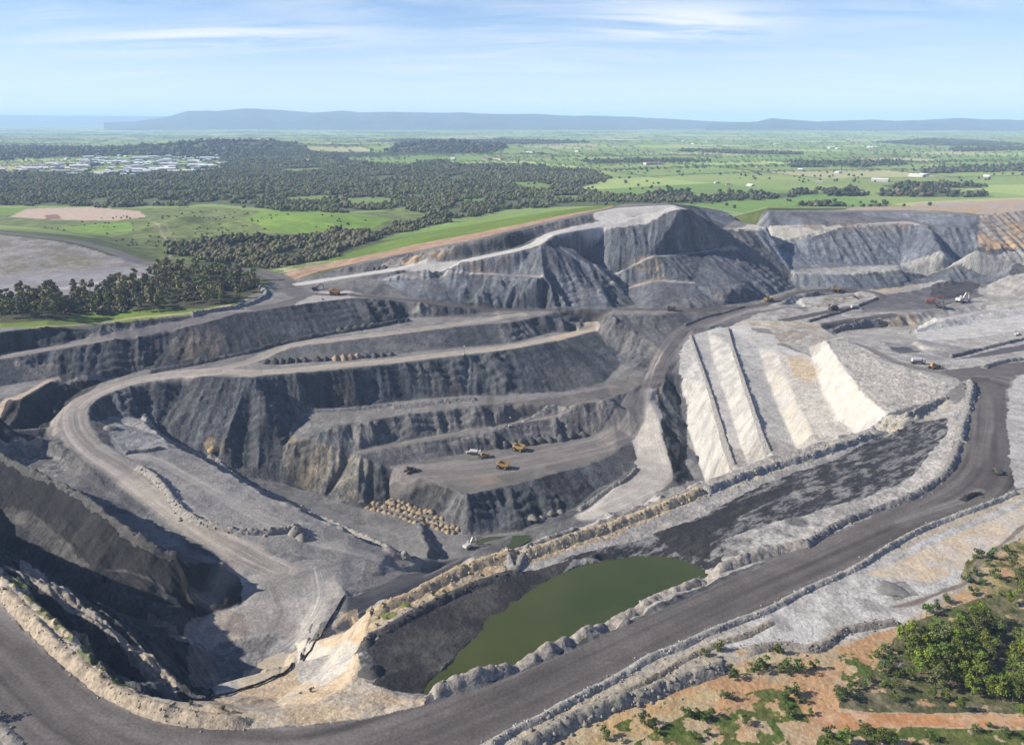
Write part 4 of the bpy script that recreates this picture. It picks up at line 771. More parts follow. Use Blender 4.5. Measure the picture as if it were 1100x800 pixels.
# ------------------------------------------------------------------ distant ranges
HILL = mottled('range_scrub', (.035, .05, .04), .6, .0012, bump=0)
def range_(name, prof, dist, depth, seed):
    """escarpment whose skyline follows the surveyed profile, spurs and gullies in front"""
    nx = 420; ny = 30; xs = np.linspace(prof[0][0], prof[-1][0], nx); hp = np.interp(xs, [q[0] for q in prof], [q[1] for q in prof])
    vs = []
    for j in range(ny):
        v = j / (ny - 1)
        for i in range(nx):
            a = (xs[i] - 550) / FPX; D = dist - depth * (1 - v) if v < .8 else dist - depth * .2 + depth * (v - .8)
            top = (129.6 - hp[i]) / FPX * dist + CAM_H
            x = a * D / CT; s_ = min(v / .8, 1); prof_ = s_ ** 1.6 if s_ < 1 else 1 - (v - .8)
            vs.append((x, D, prof_, top))
    A = np.array(vs); n = fbm(A[:, 0], A[:, 1] * .35, 1100, 5, seed, .55)
    z = A[:, 3] * np.clip(A[:, 2] * (1 + .0 * n) + n * .8 * A[:, 2] * (1 - A[:, 2]) * 2.2, 0, 1.02) + fbm(A[:, 0], A[:, 1], 300, 3, seed + 5) * 10 * A[:, 2]
    fs = [(j * nx + i, j * nx + i + 1, (j + 1) * nx + i + 1, (j + 1) * nx + i) for j in range(ny - 1) for i in range(nx - 1)]
    me = bpy.data.meshes.new(name); me.from_pydata([(A[k, 0], A[k, 1], z[k] - 6) for k in range(len(A))], [], fs); me.update(); me.polygons.foreach_set('use_smooth', [True] * len(fs)); me.materials.append(HILL)
    o = bpy.data.objects.new(name, me); col.objects.link(o); o['kind'] = 'structure'
range_('hills', [(-120,125),(0,124.2),(60,124),(120,124.6),(190,125.2),(260,126),(330,127),(700,129)], 27000, 4000, 3)
range_('hills', [(150,131),(180,130),(205,127),(218,124.5),(232,120.5),(262,120),(290,117.8),(320,119),(355,121.5),(385,120.2),(400,121.6),(440,121),(470,122.2),(500,121.8),(530,123.2),(570,123),(610,125),(640,124.6),(680,126.5),(720,128.6),(745,130),(790,131)], 17500, 3600, 21)
range_('hills', [(740,131.5),(775,131),(790,130.2),(805,126.8),(822,128.2),(850,130),(880,129),(905,128.3),(925,129.4),(955,128.4),(985,126.6),(1010,128),(1050,128.6),(1100,129),(1240,129)], 15500, 3000, 44)
# ------------------------------------------------------------------ rubble windrows
ROCKM = {}
def rockmat(c):
    k = tuple(c)
    if k not in ROCKM: ROCKM[k] = mottled('windrow_rock', tuple(q * .88 for q in c), .4, .7, bump=.9, bscale=1.6)
    return ROCKM[k]
ICO = None
def icos():
    global ICO
    if ICO is None:
        import bmesh
        ICO = []
        for s_ in (1, 2):
            b = bmesh.new(); bmesh.ops.create_icosphere(b, subdivisions=s_, radius=1); ICO.append((np.array([v.co[:] for v in b.verts]), np.array([[v.index for v in f.verts] for f in b.faces]))); b.free()
    return ICO
def np_mesh(name, V, F, mat_, colors=None, smooth=False):
    me = bpy.data.meshes.new(name); me.vertices.add(len(V)); me.vertices.foreach_set('co', np.ascontiguousarray(V, np.float32).ravel())
    k = F.shape[1]; me.loops.add(F.size); me.loops.foreach_set('vertex_index', F.ravel().astype(np.int32)); me.polygons.add(len(F))
    me.polygons.foreach_set('loop_start', np.arange(0, F.size, k, dtype=np.int32)); me.polygons.foreach_set('loop_total', np.full(len(F), k, np.int32))
    if smooth: me.polygons.foreach_set('use_smooth', np.ones(len(F), bool))
    me.update()
    if colors is not None:
        at = me.attributes.new('cover', 'FLOAT_COLOR', 'POINT'); rgba = np.ones((len(V), 4), np.float32); rgba[:, :3] = colors; at.data.foreach_set('color', rgba.ravel())
    me.materials.append(mat_); return me
def berm(label, line, h, half, c, rocks=.5, name='rubble_windrow', world=False, jag=.24, cat='windrow', group=None):
    P = np.array(line, float) if world else np.array([W2(*q)[:2] + (0,) for q in line]); P = np.array(smooth_line(P, .9)); n = len(P)
    d = np.gradient(P[:, :2], axis=0); d /= np.maximum(np.hypot(d[:, 0], d[:, 1]), 1e-6)[:, None]; nr = np.stack([-d[:, 1], d[:, 0]], 1)
    ch = np.arange(n) * .9; prof = [(-1.15, -.25), (-.75, .28), (-.35, .75), (0, 1), (.35, .75), (.75, .28), (1.15, -.25)]
    hh = h * (1 + jag * 1.5 * (vnoise(ch / 4, ch * 0, 3) - .5) + jag * (vnoise(ch / 1.3, ch * 0, 8) - .5)) * np.clip(np.minimum(ch + .5, ch[-1] - ch + .5) / 4, .15, 1) * (.78 + .45 * vnoise(ch / 13, ch * 0, 31))
    V = []
    for a, b in prof:
        off = a * half * (1 + jag * (vnoise(ch / 2.2, ch * 0 + a * 9, 5) - .5)); x = P[:, 0] + nr[:, 0] * off; y = P[:, 1] + nr[:, 1] * off
        z = gz(x, y) + b * hh + (vnoise(ch / 1.1, ch * 0 + a * 5, 12) - .5) * .35 * h * (b > 0); V.append(np.stack([x, y, z], 1))
    m = len(prof); V = np.stack(V, 1).reshape(-1, 3); i = np.arange(n - 1)[:, None] * m + np.arange(m - 1)[None]; F = np.stack([i, i + m, i + m + 1, i + 1], -1).reshape(-1, 4)
    F = np.concatenate([F[:, [0, 1, 2]], F[:, [0, 2, 3]]])
    nrk = int(ch[-1] * rocks)
    if nrk:
        iv, if_ = icos()[0]; k = rng.integers(0, n, nrk); a = rng.normal(0, .7, nrk) * half; x = P[k, 0] + nr[k, 0] * a; y = P[k, 1] + nr[k, 1] * a; s_ = rng.uniform(.1, 1, nrk) ** 2.2 * h * .32 + .15
        z = gz(x, y) + np.clip(1 - np.abs(a) / half, 0, 1) * hh[k]
        vv = iv[None] * s_[:, None, None] * rng.uniform(.65, 1.3, (nrk, 12, 1)); vv = vv * np.array([1, 1, .8]) + np.stack([x, y, z], 1)[:, None]
        ff = if_[None] + (np.arange(nrk) * 12)[:, None, None] + len(V); V = np.concatenate([V, vv.reshape(-1, 3)]); F = np.concatenate([F, ff.reshape(-1, 3)])
    me = np_mesh(name, V, F, rockmat(c)); o = bpy.data.objects.new(name, me); col.objects.link(o); tag(o, label, cat, group); return o
GW = None
berm('pale earth windrow between the green pond and the haul road', [(462,750),(490,742),(520,731),(550,719),(600,697),(657,670),(695,652),(700,647),(757,622),(800,602),(840,590),(867,584)], 3.0, 3.6, (.32, .29, .25), .05, jag=.12)
berm('dark rocky windrow curving round the corner of the black coal floor', [(862,588),(885,573),(905,562),(940,548),(975,535),(1000,521),(1016,508),(1026,490),(1030,475)], 2.2, 2.6, (.22, .21, .2), 1.8)
berm('rocky windrow of grey boulders along the left kerb of the haul road bend', [(1030,475),(1035,455),(1041,432),(1044,415),(1038,410)], 3.0, 3.0, (.26, .25, .235), 2)
berm('pale boulder windrow on the outer side of the haul road', [(520,806),(550,787),(580,772),(625,747),(665,727),(700,706),(730,694),(760,680),(795,667),(825,655),(865,634),(900,619),(925,607),(960,585),(990,569),(1020,557),(1060,542),(1092,529)], 1.3, 1.7, (.35, .335, .30), 1.6)
berm('tall grey rubble ridge beside the orange earth', [(548,812),(580,795),(610,778),(640,765),(665,755),(690,748),(715,738),(740,728),(765,720),(780,716)], 2.8, 3.4, (.27, .25, .21), 2.2)
berm('low mixed rubble row with green weeds between two tan tracks', [(590,786),(620,768),(650,752),(700,728),(735,708),(770,692),(800,682),(830,668)], 1.0, 1.6, (.33, .29, .22), 1.5)
berm('broken earth bank at the edge of the white washed flat', [(800,700),(840,693),(870,698),(890,690),(905,678),(940,672),(965,668)], 1.6, 2.2, (.28, .25, .21), 2.5)
berm('shaded rocky windrow on the highwall edge above the pale end wall', [(757,528),(790,515),(825,503),(850,496),(880,487),(910,477),(935,467)], 2.4, 3.0, (.30, .29, .27), 1.6)
berm('rocky windrow on the highwall edge under the white face', [(936,461),(950,457),(970,449),(990,439),(1017,427)], 2.0, 2.2, (.33, .31, .27), 1.6)
berm('tan rubble windrow on the highwall edge above the pale fan', [(560,596),(590,587),(625,575),(655,566),(690,552),(720,541),(755,527)], 2.2, 3.2, (.42, .35, .24), 2.4)
berm('row of tan boulders along the ridge left of the sump', [(400,658),(430,644),(465,627),(495,612),(520,603),(555,592)], 2.0, 3.4, (.42, .33, .21), 3)
berm('dark rock band where the tan ridge meets the black coal slope', [(388,698),(398,684),(412,677),(430,668),(455,654),(480,642),(505,631),(530,621),(560,613)], 1.6, 2.6, (.08, .078, .075), 2.2)
berm('grey boulder windrow across the head of the sump', [(520,598),(545,592),(570,586),(600,578),(622,570)], 1.8, 2.2, (.25, .24, .22), 2, world=False)
berm('pale windrow along the edge of the central floor above the valley track', [(155,451),(175,470),(190,479),(225,495),(250,510),(275,526),(325,549),(375,571),(415,589),(438,603)], 2.6, 3.0, (.33, .31, .28), 1.5)
berm('curved rubble step dividing the two roads of the central floor', [(148,502),(165,512),(180,528),(192,545),(212,560),(235,567),(262,572),(290,572),(325,568)], 3.0, 3.2, (.31, .29, .26), 1.5)
berm('grey windrow at the mouth of the pale patch by the hairpin', [(132,488),(145,486),(160,485),(175,481)], 2.2, 2.2, (.23, .22, .2), 1.5)
berm('serrated windrow along the crest of the black stockpile', [G(*q) for q in ((0,487,-18),(25,500,-19),(75,522,-21),(105,542,-23),(150,575,-28),(190,596,-36),(215,602,-44))], 1.6, 2.4, (.10, .098, .095), .6, jag=.8, world=True)
berm('dark windrow at the foot of the wall above the hairpin road', [(160,401),(212,391),(250,383),(275,377),(300,370),(350,360),(400,352),(440,344)], 2.6, 3.0, (.085, .085, .088), 1.2)
berm('pale boulder windrow at the toe of the terrace above the working platform', [(560,453),(585,444),(600,441),(612,439)], 1.2, 1.6, (.3, .29, .26), 2)
berm('dark windrow between strip one and strip two of the end wall', [(742,361),(747,375),(756,400),(766,430),(777,468),(788,502)], 1.8, 1.7, (.26, .25, .23), 1.6)
berm('dark windrow in the middle of the pale end wall', [(782,353),(787,372),(796,400),(806,430),(816,459),(826,486)], 2.0, 1.7, (.26, .25, .24), 1.8)
berm('grey rock windrow between the forest and the rim road', [(205,340),(235,334),(255,330),(272,326),(284,320),(286,314),(279,308)], 3.2, 3.2, (.22, .22, .22), 1.6)
berm('rubble heap row beside the spiral road', [(893,357),(903,353),(915,352),(928,350),(945,349)], 3.5, 3.5, (.17, .165, .165), 2.5)
berm('dark low windrow splitting the haul road bend', [(1033,538),(1040,534),(1048,531),(1055,530)], 1.6, 1.8, (.05, .047, .045), 1)
berm('windrow along the upper edge of the junction at the right', [(1056,396),(1070,391),(1085,388),(1100,386)], 2.2, 2.4, (.22, .21, .2), 1.4)
berm('grey windrow round the empty bay at the right', [(1020,384),(1035,380),(1060,374),(1085,368),(1100,364)], 2.0, 2.2, (.19, .185, .18), 1)
berm('dark windrow dividing the loops of the spiral road', [(868,346),(885,341),(905,335),(925,328),(943,321)], 2.2, 2.0, (.13, .12, .115), 1)
berm('small rubble row on the ledge above the platform, left end', [(330,442),(350,441),(372,440),(395,438),(420,435)], 1.8, 3.0, (.2, .195, .185), 3)
berm('long rubble row on the ledge above the platform', [(420,438),(450,435),(480,431),(512,429)], 2.0, 4.0, (.22, .21, .2), 3)
berm('broken rock edge at the foot of the fan beside the platform', [(620,549),(640,535),(655,525),(672,515),(684,503)], 2.2, 2.6, (.24, .23, .21), 1.8)
berm('dark rubble edge along the upper ramp near the spiral', [(735,350),(755,342),(775,337),(800,330)], 1.6, 2.0, (.12, .115, .11), 1)
berm('tan bank of clods on the left kerb of the haul road', [(0,632),(30,663),(60,694),(85,716),(115,738),(150,756),(185,768),(225,774),(270,778)], 1.4, 2.4, (.40, .33, .24), 1.2)
berm('grey rubble bank at the lower left corner outside the haul road', [(-30,760),(-8,775),(6,788),(20,803)], 1.4, 2.2, (.24, .225, .2), 1.5)
# ------------------------------------------------------------------ spoil piles tipped side by side
def heap_mesh(seed, c):
    r = np.random.default_rng(seed); nr, na = 9, 18; V = [(0, 0, 1.0)]; F = []
    for j in range(1, nr):
        for k in range(na):
            a = 2 * math.pi * k / na; q = j / (nr - 1); R = q * (1 + .12 * math.sin(3 * a + seed) + r.normal(0, .07)); V.append((R * math.cos(a), R * math.sin(a) * .95, (1 - q ** 1.6) * (1 + r.normal(0, .09)) - .12 * (j == nr - 1)))
    for k in range(na): F.append((0, 1 + k, 1 + (k + 1) % na))
    for j in range(nr - 2):
        for k in range(na): a = 1 + j * na + k; b = 1 + j * na + (k + 1) % na; F.append((a, a + na, b + na, b))
    me = bpy.data.meshes.new('spoil_pile'); me.from_pydata(V, [], F); me.update(); me.polygons.foreach_set('use_smooth', [True] * len(F)); me.materials.append(c); return me
TANP = mottled('tan_spoil', (.30, .23, .15), .3, 1.1, bump=.6, objrand=.16); DRKP = mottled('dark_spoil', (.085, .083, .082), .3, 1.1, bump=.6, objrand=.2); GRYP = mottled('grey_spoil', (.23, .215, .19), .3, 1.1, bump=.6, objrand=.15)
HM = {m.name: [heap_mesh(i * 7 + 1, m) for i in range(4)] for m in (TANP, DRKP, GRYP)}
ORD = ['first', 'second', 'third', 'fourth', 'fifth', 'sixth', 'seventh', 'eighth', 'ninth', 'tenth', 'eleventh', 'twelfth', 'thirteenth', 'fourteenth', 'fifteenth', 'sixteenth', 'seventeenth']
def heaps(spots, m, r, h, label, group, ords=None):
    if m.name not in HM: HM[m.name] = [heap_mesh(41, m)] * 4
    base_l = label
    for i, (px, py) in enumerate(spots):
        if ords: label = ords[i]
        elif len(spots) > 1: label = base_l.replace('heap', 'heap, %s from the left,' % ORD[i], 1)
        o = bpy.data.objects.new('spoil_pile', HM[m.name][i % 4]); col.objects.link(o); place(o, px, py, rng.uniform(0, 6), -.25); k = rng.uniform(.85, 1.15); o.scale = (r * k, r * k, h * k); tag(o, label, 'spoil pile', group)
sp = []; so = []; ROWN = ('lowest', 'second lowest', 'second highest', 'topmost')
for j in range(4):
    for i in range(17):
        a = i / 16; x = 396 + a * 92 + j * 5 + rng.uniform(-1.2, 1.2); y = 545 + a * 28 - j * (5.0 - 1.2 * a) + rng.uniform(-.8, .8)
        if (j == 3 and i > 8) or (j == 2 and i > 12): continue
        if j >= 2 and i < 2: continue
        sp.append((x, y)); so.append('tan heap, %s from the left in the %s row under the platform' % (ORD[len([1 for q in so if 'the ' + ROWN[j] + ' row' in q])], ROWN[j]))
heaps(sp, TANP, 2.7, 1.7, '', 'tan spoil heaps under the platform', so)
heaps([(287,390),(295,389.5),(303,389),(311,388.5),(319,388),(327,387.5),(341,387),(350,386.5)], DRKP, 4.2, 3.6, 'black heap left of the tan ones on the middle bench', 'black heaps on the middle bench')
heaps([(361,386),(369,385.5),(377,385),(384,384)], TANP, 4.2, 3.6, 'tan heap in the short row on the middle bench', 'tan heaps on the middle bench')
heaps([(393,383.5),(402,383),(411,382.5),(420,381.5)], DRKP, 4.2, 3.4, 'black heap right of the tan ones on the middle bench', 'black heaps at the right end of the middle bench row')
heaps([(532,478.5),(543,478),(552,477),(561,476),(570,475),(580,474),(590,473),(602,471),(614,469),(626,467)], DRKP, 4.6, 3.6, 'black heap in the row behind the haul trucks', 'black heaps behind the working platform')
heaps([(365,354),(374,353),(383,352),(392,351),(401,350),(410,349),(419,348),(428,346.5),(437,345)], DRKP, 4.2, 3.2, 'dark heap in the row under the rim pad', 'dark heaps under the rim pad')
heaps([(394,290.5),(400,289.8),(407,289),(413,288)], DRKP, 4.2, 3.2, 'dark heap beside the pale dump road', 'dark heaps beside the dump road')
heaps([(572,558),(582,556),(592,553),(602,550)], GRYP, 3.6, 2.0, 'grey heap at the foot of the slope right of the sump', 'grey heaps right of the sump')
heaps([(120,450),(117,460)], GRYP, 5, 2.0, 'low grey heap in the shade inside the hairpin', 'grey heaps inside the hairpin')
heaps([(230,486)], mottled('buff_spoil', (.36, .26, .14), .3, 1.0, bump=.6), 5, 3.4, 'buff heap at the foot of the big wall', None)
heaps([(325,578),(318,572)], GRYP, 5, 3.4, 'grey heap on the central floor beside the two roads', 'grey heaps on the central floor')
heaps([(957,633)], mottled('silt_spoil', (.2, .19, .175), .25, 1.0, bump=.5), 6, 1.3, 'dark silt heap on the white washed flat', None)
heaps([(398,722)], DRKP, 5.0, 2.4, 'black mound at the left end of the pond slope', None)
# ------------------------------------------------------------------ pipe
m = MB(); pl = [(371,640),(360,658),(347,680),(334,700),(327,708),(312,718),(295,727),(272,738),(250,745),(228,749)]; pw = [W2(*q) for q in pl]; pw = smooth_line(pw, 3)
pw = [(q[0], q[1], float(gz(q[0], q[1])) + .55) for q in pw]
for a, b in zip(pw[:-1], pw[1:]): m.bar(a, b, .42, n=6)
tag(m.build('pipeline', mottled('black_pipe', (.03, .03, .032), .2, 1, rough=.5), None, smooth=True), 'thin black pipeline running down the tan slope to the muddy pool', 'pipe')
# ------------------------------------------------------------------ mine vehicles
YEL = mottled('plant_yellow', (.36, .225, .085), .25, .6, rough=.55, spec=.4); WHT = mottled('vehicle_white', (.5, .49, .46), .12, .6, rough=.45, spec=.4); TYRE = mottled('tyre_rubber', (.03, .03, .03), .3, 2); STEEL = mottled('dark_steel', (.09, .085, .08), .3, 1, rough=.6)
GLASS = mottled('cab_glass', (.02, .025, .03), .1, 1, rough=.08, spec=.6); REDP = mottled('plant_red', (.24, .08, .06), .25, .6, rough=.55); ORP = mottled('plant_orange', (.45, .24, .08), .25, .6, rough=.55); LOAD = mottled('load_rock', (.2, .19, .18), .4, 1.2, bump=1)
def haul_truck(body, cabc, loaded=False):
    r = empty('haul_truck')
    MB().box((0, 0, 2.2), (11, 3.0, 1.0)).box((4.4, 0, 2.7), (2.6, 5.2, .5)).build('chassis', body, r, .08)
    tr = MB(); th = .25
    tr.prism([(-6.3, 5.2), (-5.6, 3.6), (-1.0, 2.9), (2.6, 3.9), (3.0, 6.3), (6.1, 6.7), (6.1, 6.95), (2.75, 6.6), (2.3, 4.3), (-1.0, 3.3), (-5.4, 4.0), (-6.2, 5.4)], -3.0, 3.0)
    tr.prism([(-6.3, 5.2), (-5.6, 3.6), (-1.0, 2.9), (2.6, 3.9), (3.0, 6.3), (-5.0, 6.1)], -3.25, -3.0); tr.prism([(-6.3, 5.2), (-5.6, 3.6), (-1.0, 2.9), (2.6, 3.9), (3.0, 6.3), (-5.0, 6.1)], 3.0, 3.25)
    tray = tr.build('tray', body, r)
    if loaded:
        b = MB(); b.box((-1.3, 0, 5.2), (6.4, 5.8, 2.6), taper=(.45, .45)); b.build('load', LOAD, tray, .3)
    cb = MB().box((4.3, 1.4, 4.9), (1.9, 2.1, 1.9)).build('cab', cabc, r, .1); MB().box((5.3, 1.4, 5.2), (.06, 1.7, .9)).build('windscreen', GLASS, cb)
    MB().box((5.5, 0, 3.2), (.7, 3.6, 1.6)).build('radiator', STEEL, r)
    MB().bar((5.75, -1.9, 2.9), (4.7, -2.4, 4.0), .08).build('ladder', YEL, r)
    for x, y in ((3.6, 2.5), (3.6, -2.5), (-3.2, 2.2), (-3.2, -2.2)):
        w_ = MB().wheel((x, y, 1.75), 1.75, 1.3 if x > 0 else 2.4).build('wheel', TYRE, r, smooth=False); MB().bar((x, y - .66 - (.56 if x < 0 else 0), 1.75), (x, y + .66 + (.56 if x < 0 else 0), 1.75), .85, n=12).build('rim', body, w_)
    return r
def excavator(body, arm_c, big=1.0):
    r = empty('excavator')
    for s_ in (-1, 1): MB().prism([(-3.6, .5), (-3.0, 0), (3.0, 0), (3.6, .5), (3.6, 1.0), (3.0, 1.5), (-3.0, 1.5), (-3.6, 1.0)], s_ * 2.3 - .5, s_ * 2.3 + .5).build('crawler_track', STEEL, r)
    MB().box((0, 0, 1.5), (2.6, 3.6, .6)).build('undercarriage', STEEL, r)
    hs = MB().box((-1.3, 0, 3.2), (6.2, 4.6, 2.4), taper=(.96, .94)).build('house', body, r, .12); MB().box((-4.2, 0, 3.0), (1.1, 4.4, 1.8)).build('counterweight', body, hs, .2)
    cb = MB().box((1.9, 1.7, 4.2), (1.8, 1.3, 2.3)).build('cab', arm_c, r, .08); MB().box((2.83, 1.7, 4.5), (.06, 1.1, 1.3)).build('windscreen', GLASS, cb)
    bo = MB(); bo.prism([(1.4, 3.0), (1.9, 2.3), (5.6, 6.8), (9.4, 6.4), (9.5, 6.9), (5.2, 8.0)], -.4, .4); bo.build('boom', arm_c, r)
    st = MB(); st.prism([(8.9, 7.6), (9.6, 7.4), (10.2, 2.4), (9.6, 2.3)], -.3, .3); s2 = st.build('stick', arm_c, r)
    bk = MB(); bk.prism([(9.5, 2.9), (10.5, 2.6), (10.9, 1.2), (10.0, .3), (8.6, .7), (8.8, 1.0), (9.9, .8)], -1.2, 1.2); bk.build('bucket', STEEL, s2)
    MB().bar((2.6, 0.55, 3.2), (5.2, .55, 6.8), .16).bar((2.6, -.55, 3.2), (5.2, -.55, 6.8), .16).bar((6.0, 0, 8.0), (9.0, 0, 7.9), .16).build('hydraulic_ram', STEEL, r)
    return r
def dozer(body):
    r = empty('bulldozer')
    for s_ in (-1, 1): MB().prism([(-2.6, .4), (-2.0, 0), (1.8, 0), (2.4, .5), (1.6, 1.2), (0, 1.9), (-1.8, 1.3)], s_ * 1.5 - .35, s_ * 1.5 + .35).build('crawler_track', STEEL, r)
    MB().box((.9, 0, 1.7), (2.6, 1.7, 1.3)).build('engine_hood', body, r, .08); cb = MB().box((-1.1, 0, 2.4), (1.7, 1.9, 2.1), taper=(.85, .85)).build('cab', body, r, .08); MB().box((-.2, 0, 2.7), (.06, 1.5, 1.0)).build('windscreen', GLASS, cb)
    MB().prism([(3.2, .1), (3.5, .1), (3.3, .9), (3.55, 1.8), (3.25, 1.8), (3.0, .9)], -2.3, 2.3).build('blade', STEEL, r); MB().bar((0, 1.95, .8), (3.1, 1.95, .6), .15).bar((0, -1.95, .8), (3.1, -1.95, .6), .15).build('push_arm', body, r)
    MB().prism([(-3.6, .1), (-3.3, .1), (-3.0, 1.6), (-3.3, 1.6)], -.3, .3).build('ripper', STEEL, r)
    return r
def water_truck():
    r = empty('water_truck'); MB().box((0, 0, 1.3), (8.6, 2.2, .5)).build('chassis', STEEL, r)
    t = MB(); t.bar((-4, 0, 2.8), (1.6, 0, 2.8), 1.35, n=14); t.build('tank', WHT, r, smooth=False)
    cb = MB().box((3.2, 0, 2.5), (1.9, 2.5, 2.2), taper=(.9, .95)).build('cab', WHT, r, .08); MB().box((4.1, 0, 2.9), (.06, 2.0, .8), ry=-.08).build('windscreen', GLASS, cb)
    for x in (3.1, -1.8, -3.1):
        for y in (-1.1, 1.1): MB().wheel((x, y, .7), .7, .5, 14).build('wheel', TYRE, r)
    return r
def ute(c):
    r = empty('pickup'); MB().box((0, 0, .8), (5.0, 1.8, .55)).build('body', c, r, .1); cb = MB().box((.5, 0, 1.4), (2.1, 1.7, .8), taper=(.7, .88)).build('cab', c, r, .08); MB().box((1.38, 0, 1.42), (.06, 1.4, .5), ry=-.45).build('windscreen', GLASS, cb)
    MB().box((-1.6, 0, 1.2), (1.7, 1.75, .35)).build('tray', c, r)
    for x in (1.6, -1.5):
        for y in (-.85, .85): MB().wheel((x, y, .4), .4, .28, 12).build('wheel', TYRE, r)
    return r
def lighting_tower():
    r = empty('lighting_tower'); MB().box((0, 0, .9), (2.6, 1.4, 1.1)).build('trailer_body', WHT, r, .06); MB().bar((0, 0, 1.4), (0, 0, 7.5), .12).build('mast', STEEL, r); MB().box((0, 0, 7.6), (.3, 2.2, .5)).build('lamp_bar', WHT, r)
    for y in (-.8, .8): MB().wheel((-.2, y, .35), .35, .22, 12).build('wheel', TYRE, r)
    return r
V_ = 'haul trucks of the mine'
t1 = haul_truck(YEL, WHT); place(t1, 557, 484, 2.7, s=.75); tag(t1, 'yellow haul truck just in front of the black heaps on the working platform', 'truck', V_)
KIDS = {}
def again(src, px, py, rz, label, group=V_, s=.75): o = copy_tree(src); place(o, px, py, rz, s=s); o['label'] = label; return o
again(t1, 540, 503, 2.85, 'yellow haul truck alone in the middle of the working platform')
again(t1, 826, 324, .4, 'haul truck on the road at the left end of the spiral')
again(t1, 897, 313, 3.0, 'haul truck on the far upper loop of the spiral road', s=.75)
t2 = haul_truck(mottled('dusty_truck', (.12, .11, .11), .25, .6), STEEL, True); place(t2, 895, 333, .3, s=.8); tag(t2, 'dark loaded haul truck following the white tanker on the spiral road', 'truck', V_)
again(t2, 1010, 331, 2.6, 'dark haul truck waiting under the red excavator', s=.8)
again(t2, 721, 334, 3.1, 'small dark haul truck on the long bench under the dump', s=.7)
t3 = haul_truck(ORP, YEL); place(t3, 360, 317, 3.1, s=.85); tag(t3, 'orange haul truck parked on the pale pad of the pit rim', 'truck', V_)
e1 = excavator(REDP, REDP); place(e1, 1000, 326, -.3, s=1.1); tag(e1, 'large red excavator digging on the dark coal floor', 'excavator', 'big excavators at the coal face')
e2 = excavator(WHT, WHT); place(e2, 1032, 325, .5, s=1.25); tag(e2, 'large white excavator at the coal face', 'excavator', 'big excavators at the coal face')
e3 = excavator(WHT, WHT); place(e3, 503, 589, .9, s=.75); tag(e3, 'white excavator standing beside the small green sump', 'excavator')
e4 = excavator(STEEL, REDP); place(e4, 339, 312, .2, s=.8); tag(e4, 'dark red excavator beside the orange truck on the pit rim', 'excavator')
d1 = dozer(YEL); place(d1, 520, 491.5, .3, s=1.2); tag(d1, 'yellow bulldozer beside the white tank truck on the platform', 'bulldozer')
d2 = copy_tree(d1); place(d2, 1003, 396, .2, s=1.3); d2['label'] = 'small yellow bulldozer on the road at the saddle'
d3 = dozer(STEEL); place(d3, 440, 507, .6, s=1.3); tag(d3, 'dark bulldozer on the left corner of the platform edge', 'bulldozer')
wt = water_truck(); place(wt, 511, 488.5, -.25, s=1.0); tag(wt, 'white tank truck on the platform beside the bulldozer', 'truck', 'white tank trucks')
for px, py, a, l_, s_ in ((918, 332, .3, 'white tank truck between the loops of the spiral road', 1.05), (986, 391, -.05, 'white tank truck on the saddle road', 1.1)): o = copy_tree(wt); place(o, px, py, a, s=s_); o['label'] = l_
u1 = ute(STEEL); place(u1, 1071, 508, 1.35, s=1.3); tag(u1, 'dark pickup driving down the haul road at the right bend', 'pickup')
u2 = ute(WHT); place(u2, 505, 486.5, .3, s=1.2); tag(u2, 'white pickup behind the tank truck on the platform', 'pickup')
u3 = ute(WHT); place(u3, 1093, 360, .3, s=1.2); tag(u3, 'white pickup on the pale rubble flat at the right edge', 'pickup')
l1 = lighting_tower(); place(l1, 548, 459, .3); tag(l1, 'white lighting tower on the terrace above the trucks', 'lighting tower')
l2 = copy_tree(l1); place(l2, 499, 384, .6); l2['label'] = 'white lighting tower at the edge of the middle bench'
l3 = copy_tree(l1); place(l3, 346, 322, 1.1); l3['label'] = 'lighting tower on the rim pad beside the orange truck'
# ------------------------------------------------------------------ trees
LEAF, p, t = new_mat('eucalypt_leaf', .7, .2); n = t.nodes; l = t.links
at = n.new('ShaderNodeAttribute'); at.attribute_name = 'cover'; oi = n.new('ShaderNodeObjectInfo')
hs = n.new('ShaderNodeHueSaturation'); mr = n.new('ShaderNodeMapRange'); mr.inputs[3].default_value = .75; mr.inputs[4].default_value = 1.3; l.new(oi.outputs['Random'], mr.inputs[0]); l.new(mr.outputs[0], hs.inputs['Value'])
m2 = n.new('ShaderNodeMapRange'); m2.inputs[3].default_value = .485; m2.inputs[4].default_value = .515; l.new(oi.outputs['Random'], m2.inputs[0]); l.new(m2.outputs[0], hs.inputs['Hue'])
l.new(at.outputs['Color'], hs.inputs['Color']); l.new(hs.outputs[0], p.inputs['Base Color'])
BARK = mottled('bark', (.16, .13, .11), .35, 2.0)
